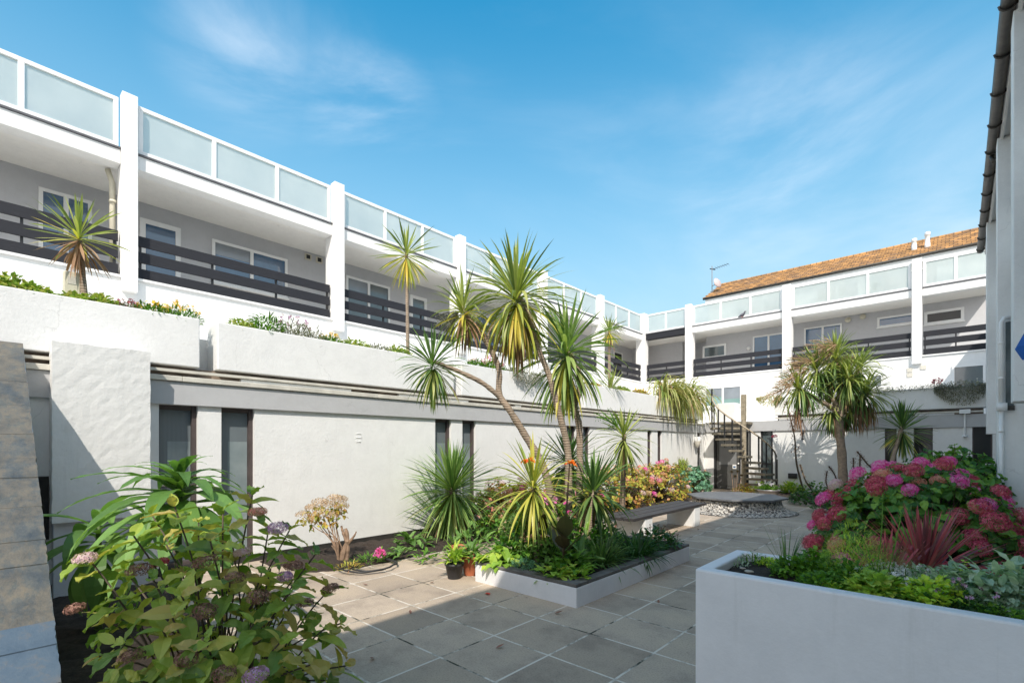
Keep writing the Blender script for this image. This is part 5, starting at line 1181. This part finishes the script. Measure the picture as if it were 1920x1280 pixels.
canna('tall dark leaved canna with an orange flower in front of the palm trunks', -3.42, 4.62, (1068, 868), 5.62, [(.12, .4, .42, .15, 74), (.16, 2.9, .44, .16, 72), (.3, -.9, .42, .17, 78), (.3, 4.0, .32, .15, 66), (.55, 1.2, .16, .08, 78), (.2, 5.2, .4, .15, 60)])
canna('dark leaved canna with orange flowers behind the yellow cordyline', -3.85, 4.95, (990, 862), 6.0, [(.15, .6, .42, .15, 70), (.2, 3.6, .42, .15, 66), (.38, 2.6, .30, .11, 40), (.3, 5.4, .38, .13, 70), (.1, 4.8, .36, .15, 60)])
# left bed small plants
def gz(u, v, z=.04): return onZ(u, v, z)
clump('foxglove', 'leafy green rosette at the foot of the white wall left of the round cordyline', 'plant', gz(775, 1025), .22, .22, 46, .22, 'lush_leaf', .36, elr=(0, 65))
clump('foxglove', 'small bright green rosette in the bare soil near the pink flower', 'plant', gz(750, 1043), .12, .14, 26, .17, 'lush_leaf', .34, elr=(0, 65))
clump('foxglove', 'low sprig of green leaves at the bed edge beside the black pot', 'plant', gz(800, 1048), .14, .10, 34, .12, 'herb_green', .4, elr=(0, 60))
clump('hyacinth', 'low plant with dense bright pink flower spikes in the left bed', 'flowers', gz(712, 1052), .07, .14, 24, .1, 'herb_green', .3, fl='pink_petal', nfl=46, fr=.015)
clump('weeds', 'pale thin weeds around the stump inside the hose loop', 'plant', gz(690, 1055), .2, .1, 120, .1, 'herb_green', .12, elr=(20, 80))
clump('weeds', 'dry straw coloured weeds at the left of the stump', 'plant', gz(655, 1066), .15, .07, 90, .09, 'hydrangea_gold', .12, elr=(10, 80))
clump('hosta', 'green leafy clump behind the terracotta pots at the bed edge', 'plant', (-5.75, 5.3, .03), .3, .4, 60, .25, 'lush_leaf', .2, elr=(5, 75))
mb = MB(); c = gz(690, 1058, .05); ho = None
for r, dx, dy in ((.36, 0, 0), (.30, .05, .04)):
    P_ = [(c.x + dx + r * math.cos(R(a)) * (1 + .06 * math.sin(a)), c.y + dy + r * 1.1 * math.sin(R(a)), .05 + .01 * math.sin(R(3 * a))) for a in range(0, 361, 15)]; mb.tube(P_, .012, 8)
tag(obj('garden_hose', mb, 'hose_black', smooth=True), 'thin black hose looped on the soil around the stump', 'hose')
def pot(label, c, r, h, m_, z=0, group=None):
    o = thing('plant_pot', label, 'pot', (c.x, c.y, z), group)
    mb = MB().lathe([(r * .72, z + .002), (r * .98, z + h * .86), (r * 1.06, z + h * .861), (r * 1.08, z + h), (r * .96, z + h), (r * .92, z + h * .88)], c.x, c.y, 28, cap=False); mb.lathe([(0, z + .003), (r * .72, z + .003)], c.x, c.y, 28, cap=False); mb.lathe([(0, z + h * .89), (r * .925, z + h * .89)], c.x, c.y, 28, mi=1, cap=False)
    obj('pot_body', mb, [m_, 'soil'], o, smooth=True); return o
c = gz(852, 1083, 0); pot('black plastic pot with a small leafy plant by the raised bed corner', c, .115, .19, 'black_pot')
clump('potted_plant', 'bushy yellow green plant growing in the black pot', 'plant', (c.x, c.y, .17), .07, .2, 70, .19, 'hosta_leaf', .22, elr=(30, 85))
c = gz(884, 1076, 0); pot('terracotta pot against the left end of the raised bed', c, .13, .25, 'terracotta'); clump('potted_plant', 'green strappy plant in the terracotta pot beside the raised bed', 'plant', (c.x, c.y, .22), .06, .16, 40, .2, 'lush_leaf', .2, elr=(20, 80))
c = gz(864, 1054, 0); pot('second terracotta pot half hidden behind the black pot', c, .13, .24, 'terracotta')
c = gz(911, 1112, .006); mb = MB()
for k in range(4): mb.leaf((c.x + rnd(-.03, .03), c.y + rnd(-.02, .02), .008), azel(rnd(0, 6.28), 0), .07, .035, None, 0, arch=-.1, fold=.3, segs=4)
tag(obj('fallen_petals', mb, 'petal_red'), 'fallen red petals lying on the paving by the raised bed', 'petals')
# courtyard-end ground plants
for u, v, r, h, m_, lf, wl, lb in ((1395, 925, .35, .35, 'hydrangea_gold', .1, .5, 'low golden and reddish plants left of the staircase foot'), (1425, 922, .4, .38, 'herb_lime', .12, .5, 'yellow green leafy clump at the foot of the spiral staircase'), (1484, 925, .38, .42, 'hosta_leaf', .16, .5, 'lime hosta clump right of the grey pot'), (1525, 945, .6, .42, 'dark_ground_leaf', .16, .45, 'dark green ground plant beneath the cabbage palm'), (1580, 960, .7, .45, 'dark_ground_leaf', .16, .45, 'dark green mound in front of the cabbage palm trunk'), (1530, 930, .5, .5, 'hydrangea_green', .14, .5, 'green leafy mound behind the dark ground plant')):
    clump('ground_cover_plant', lb, 'plant', onZ(u, v, .02), r, h, 260, lf, m_, wl, elr=(0, 75))
c = onZ(1441, 932, 0); pot('wide grey bowl pot of white flowers near the staircase', c, .32, .26, 'grey_metal'); clump('potted_plant', 'white and pink flowers filling the wide grey bowl', 'flowers', (c.x, c.y, .22), .28, .24, 200, .09, 'herb_green', .5, fl='white_petal', nfl=16, fr=.03)
for u, v, r, lb in ((1380, 935, .28, 'pale rough boulder left of the other one before the staircase'), (1412, 938, .33, 'broad pale boulder before the staircase, nearest the grey bowl')):
    p = onZ(u, v, 0); mb = MB().lathe([(0, -.02), (r, 0), (r * .95, r * .3), (r * .6, r * .62), (0, r * .7)], p.x, p.y, 14, wob=.18); mb.v = [(a + rnd(-.03, .03), b_ + rnd(-.03, .03), c_ + rnd(-.02, .02)) for a, b_, c_ in mb.v]; tag(obj('boulder', mb, 'pale_stone', smooth=False, bevel=.02), lb, 'boulder')
ae_ = thing('aeonium', 'dark purple rosette plant on pale stems by the dark door', 'plant', tuple(onZ(1385, 925, 0)))
c = atT(1378, 885, 15.6)
for dx, dz in ((-.10, -.02), (.08, .0), (.2, -.12), (0, -.16)):
    p = c + Vector((dx, 0, dz)); mb = MB()
    for i in range(34): mb.leaf(p, azel(i * 2.4, R(75 - 80 * i / 34)), .09, .03, None, 0, arch=-.2, segs=3)
    obj('rosette', mb, 'canna_leaf', ae_); mb = MB().tube([(c.x + dx * .3, c.y, 0), p], .009, 6); obj('stem', mb, 'pale_wood', ae_)
# echium spikes
for k, (pts, lb, tt_) in enumerate((([(1525, 925), (1510, 900), (1500, 870)], 'curved tan echium spike leaning left of the palm', 15.5), ([(1560, 930), (1549, 905), (1551, 882)], 'thick short brown echium spike beside the curved one', 15.3), ([(1575, 920), (1565, 890), (1554, 874)], 'dark echium spike leaning towards the palm trunk', 15), ([(1598, 915), (1600, 880), (1600, 858)], 'upright brown echium spike right of the palm trunk', 13.5), ([(1612, 915), (1612, 880), (1613, 852)], 'tallest upright brown echium spike behind the pink hydrangea', 13.4), ([(1640, 890), (1625, 868), (1607, 846)], 'dark echium spike arching left above the pink hydrangea', 13.0))):
    o = thing('echium_spike', lb, 'echium', tuple(onZ(pts[0][0], 945, 0))); P_ = smooth_path([atT(pts[0][0], 960, tt_)] + [atT(a, b_, tt_) for a, b_ in pts], 6); mb = MB().tube(P_, .02, 6); obj('stalk', mb, 'woody_stem', o)
    mb = MB()
    for i in range(200): q = P_[int(rnd(6, len(P_) - 1))] + rdir() * .05; mb.leaf(q, rdir(-.3, .8), .055, .02, segs=2)
    obj('seed_heads', mb, 'tan_petal' if k == 0 else 'brown_petal', o)
vo_ = thing('bare_vine', 'thin bare dark stem curving up the wall left of the cabbage palm', 'plant', tuple(onZ(1506, 945, 0)))
P_ = smooth_path([atT(1508, 925, 16.8), atT(1494, 870, 16.8), atT(1490, 820, 16.8), atT(1482, 785, 16.8), atT(1474, 752, 16.8)], 6); mb = MB().tube(P_, [.035 - .02 * i / len(P_) for i in range(len(P_))], 7); obj('stem', mb, 'woody_stem', vo_)
mb = MB()
for i in range(120): mb.leaf(P_[int(rnd(8, len(P_) - 1))] + rdir() * .12, rdir(-1, 0), .09, .03, segs=3)
obj('dry_leaves', mb, 'brown_petal', vo_)
# terrace edge plants
def tp(u, x=XG - .22): d = ray(u, 800); t = x / d.x; return Vector((x, t * d.y, 3.31))
te = [(12, 'succulent', .30, .16, .07, .6, None, 'fleshy green clump at the far left of the nearest terrace planter'), (50, 'succulent', .24, .12, .07, .6, None, 'fleshy yellow green clump just right of the leftmost one'),
 (150, 'succulent', .2, .11, .07, .6, None, 'succulent mat at the foot of the cream meter box'), (185, 'succulent', .2, .13, .07, .6, None, 'succulent mound right of the small terrace cordyline'),
 (240, 'grey_foliage', .14, .1, .06, .3, 'crimson_petal', 'thin dark seed heads below the first column'), (285, 'herb_green', .22, .13, .08, .3, 'yellow_petal', 'gazania with orange yellow flowers right of the first column'), (335, 'herb_green', .26, .15, .1, .15, 'yellow_petal', 'bristly gazania at the end of the nearest terrace planter'),
 (455, 'succulent', .2, .14, .07, .5, None, 'green clump at the left end of the second terrace planter'), (500, 'herb_green', .26, .24, .11, .2, None, 'bushy green spiky plant in the second terrace planter'), (550, 'grey_foliage', .28, .24, .09, .15, 'purple_petal', 'lavender with faded spikes in the second terrace planter'), (582, 'grey_foliage', .22, .2, .09, .15, None, 'dry grey lavender beside the second column'),
 (620, 'herb_green', .2, .12, .08, .3, 'yellow_petal', 'orange flowered gazania below the second column'), (665, 'succulent', .3, .13, .08, .4, None, 'green mat right of the second column'), (710, 'grey_foliage', .3, .12, .08, .2, None, 'dry brownish mat left of the tall slim cordyline'), (745, 'succulent', .3, .13, .08, .4, None, 'low mat at the foot of the tall slim cordyline'),
 (895, 'herb_green', .3, .15, .08, .4, 'palepink_petal', 'pale pink flowering plant in the third terrace planter'), (925, 'herb_green', .35, .2, .08, .4, 'pink_petal', 'bright pink flowers in the third terrace planter'), (965, 'grey_foliage', .4, .14, .08, .25, None, 'brown trailing plant over the third terrace planter edge'), (1010, 'grey_foliage', .4, .1, .08, .25, None, 'dry trailing mat before the third terrace planter ends'),
 (1110, 'hydrangea_gold', .4, .12, .08, .4, None, 'orange brown mat at the left of the fourth terrace planter'), (1165, 'succulent', .5, .14, .08, .4, None, 'green mat around the low yucca'), (1200, 'hydrangea_gold', .5, .14, .08, .4, 'yellow_petal', 'rusty flowering mat at the far end of the fourth terrace planter')]
for u, m_, r, h, lf, wl, fl_, lb in te:
    clump('terrace_plant', lb, 'plant', tp(u), .17, h * 1.45, int(420 * r / .25), lf, m_, wl, elr=(-10, 80), ry=r, fl=fl_, nfl=14 if fl_ else 0, fr=.022)
def trail(label, c, w, drop, n, m_, lf, face, fl=None, up=.12):
    o = thing('trailing_plant', label, 'plant', tuple(c)); mb = MB(); c = Vector(c)
    for i in range(n):
        a = rnd(-1, 1); q = rnd(0, 1) ** 1.4; prof = (1 - a * a) * .8 + .2
        s = Vector((face[1], -face[0], 0)); p = c + s * a * w + Vector((face[0], face[1], 0)) * rnd(.0, .14) + Vector((0, 0, up * rnd(0, 1) * prof - q * drop * prof))
        mb.leaf(p, (Vector((face[0], face[1], 0)) * rnd(0, 1) + rdir(-1, .3)), lf * rnd(.6, 1.1), lf * .3, None, 0, segs=2)
    obj('leaves', mb, m_, o)
    if fl:
        mb = MB()
        for i in range(40): floret(mb, c + Vector((rnd(-w, w), rnd(-.1, .1), rnd(.0, .2))), rdir(0, 1), .02)
        obj('flowers', mb, fl, o)
    return o
trail('brown grey plant spilling over the third terrace planter behind the palm trunks', (XG + .01, tp(975).y, 3.36), .55, .34, 900, 'grey_foliage', .06, (1, 0))
p = onY(1803, 722, YB); trail('dense grey green plant hanging from the shaded planter at the far right', (p.x, YB + .0, 3.44), .62, .62, 2600, 'grey_foliage', .07, (0, -1), 'white_petal', up=.2)
p = onY(1700, 729, YB); trail('thin fringe of grey leaves and white flowers along the shaded planter', (p.x, YB + .08, 3.44), 1.25, .10, 1300, 'grey_foliage', .06, (0, -1), 'white_petal', up=.16)
p = onY(1443, 748, YB); trail('golden trailing plant over the planter left of the cabbage palm', (p.x, YB - .0, 3.45), .42, .38, 1300, 'herb_gold', .07, (0, -1), up=.14)
p = onY(1756, 725, YB); clump('geranium', 'red geranium flowers above the shaded planter fringe', 'flowers', (p.x, YB + .1, 3.42), .15, .25, 40, .06, 'grey_foliage', .5, fl='crimson_petal', nfl=12, fr=.03)
p = onY(1452, 818, 17.3); mb = MB(); mophead(mb, p, .09, 50, .02); o = tag(obj('red_flower', mb, 'crimson_petal'), 'single red flower head at the lower end of the stair handrail', 'flower')
# roof terrace pots seen through the frosted screen
for u, v, r, lb, m_ in ((1541, 556, .33, 'potted palm furthest left behind the frosted roof screen', 'strap_dark'), (1578, 549, .33, 'round white pot with a small palm behind the middle frosted pane', 'strap_dark'), (1642, 541, .30, 'white pot with a leafy plant behind the right frosted pane', 'strap_green')):
    p = onY(u, v, YU + 1.1); pp = pot('white roof terrace pot holding the ' + {1541: 'leftmost small palm', 1578: 'middle small palm', 1642: 'rightmost leafy plant'}[u], p, r * .8, .42, 'trim_white', 7.93)
    o = thing('potted_plant', lb, 'plant', (p.x, p.y, 8.3)); trunk(o, [(p.x, p.y, 8.28), (p.x, p.y, 8.5)], .04, .03); leaf_head(o, (p.x, p.y, 8.5), 40, .5, .04, 1.2, mats=(m_, m_, m_), lo=0)
p = onY(1661, 535, YU + .35); o = thing('olive_tree', 'tiny olive tree close behind the right frosted pane on the roof terrace', 'plant', (p.x, p.y, 7.93)); trunk(o, [(p.x, p.y, 7.93), (p.x, p.y, 8.55)], .018, .012, m='woody_stem')
mb = MB()
for i in range(160): mb.leaf(Vector((p.x, p.y, 8.68)) + rdir() * rnd(.05, .22), rdir(), .05, .02, segs=2)
obj('crown', mb, 'strap_dark', o)

random.seed(55)
proto = None
lbs = ['brown fallen leaf on the paving just left of the black pot', 'curled fallen leaf near the raised bed front corner', 'dry leaf on the shaded paving before the raised bed', 'small dry leaf near the foreground hydrangea', 'brown leaf lying between the tall planter and the raised bed', 'dry leaf on the sunlit paving beside the bench leg', 'yellowed fallen leaf close to the soil bed edge', 'tiny fallen leaf in the middle of the sunlit slabs']
for (u, v), lb in zip(((806, 1092), (1040, 1150), (930, 1215), (700, 1232), (1235, 1130), (1310, 992), (690, 1096), (770, 1150)), lbs):
    q = onZ(u, v, .004)
    if proto is None:
        mb = MB().leaf((q.x, q.y, .006), (1, .2, .05), .075, .03, (0, 0, 1), 0, arch=-.5, fold=.5); proto = o = obj('fallen_leaf', mb, 'brown_petal', loc=q)
    else:
        o = proto.copy(); col.objects.link(o); o.location = q; o.rotation_euler = (0, 0, rnd(0, 6.28)); k_ = rnd(.6, 1.2); o.scale = (k_, k_, k_)
    tag(o, lb, 'leaf', 'fallen leaves on the paving')

random.seed(91)
clump('plant', 'leafy mid green clump between the yellowing cordyline and the canna in the raised bed', 'plant', (-3.75, 4.8, zb), .3, .42, 190, .15, 'lush_leaf', .34, elr=(0, 75))
clump('plant', 'broad leaved lime green clump behind the front rim hosta of the raised bed', 'plant', (-3.25, 4.55, zb), .2, .26, 80, .15, 'herb_green', .45, elr=(0, 70))
clump('plant', 'tall leafy plant at the back left of the raised bed beneath the palms', 'plant', (-4.15, 5.5, zb), .3, .6, 240, .16, 'hydrangea_green', .42, elr=(0, 75), fl='pink_petal', nfl=8, fr=.025)
clump('plant', 'leafy plant in the wall bed between the round cordyline and the raised bed', 'plant', (-5.9, 6.2, .03), .45, .6, 240, .16, 'hydrangea_green', .42, elr=(0, 75), fl='salmon_petal', nfl=12, fr=.025)
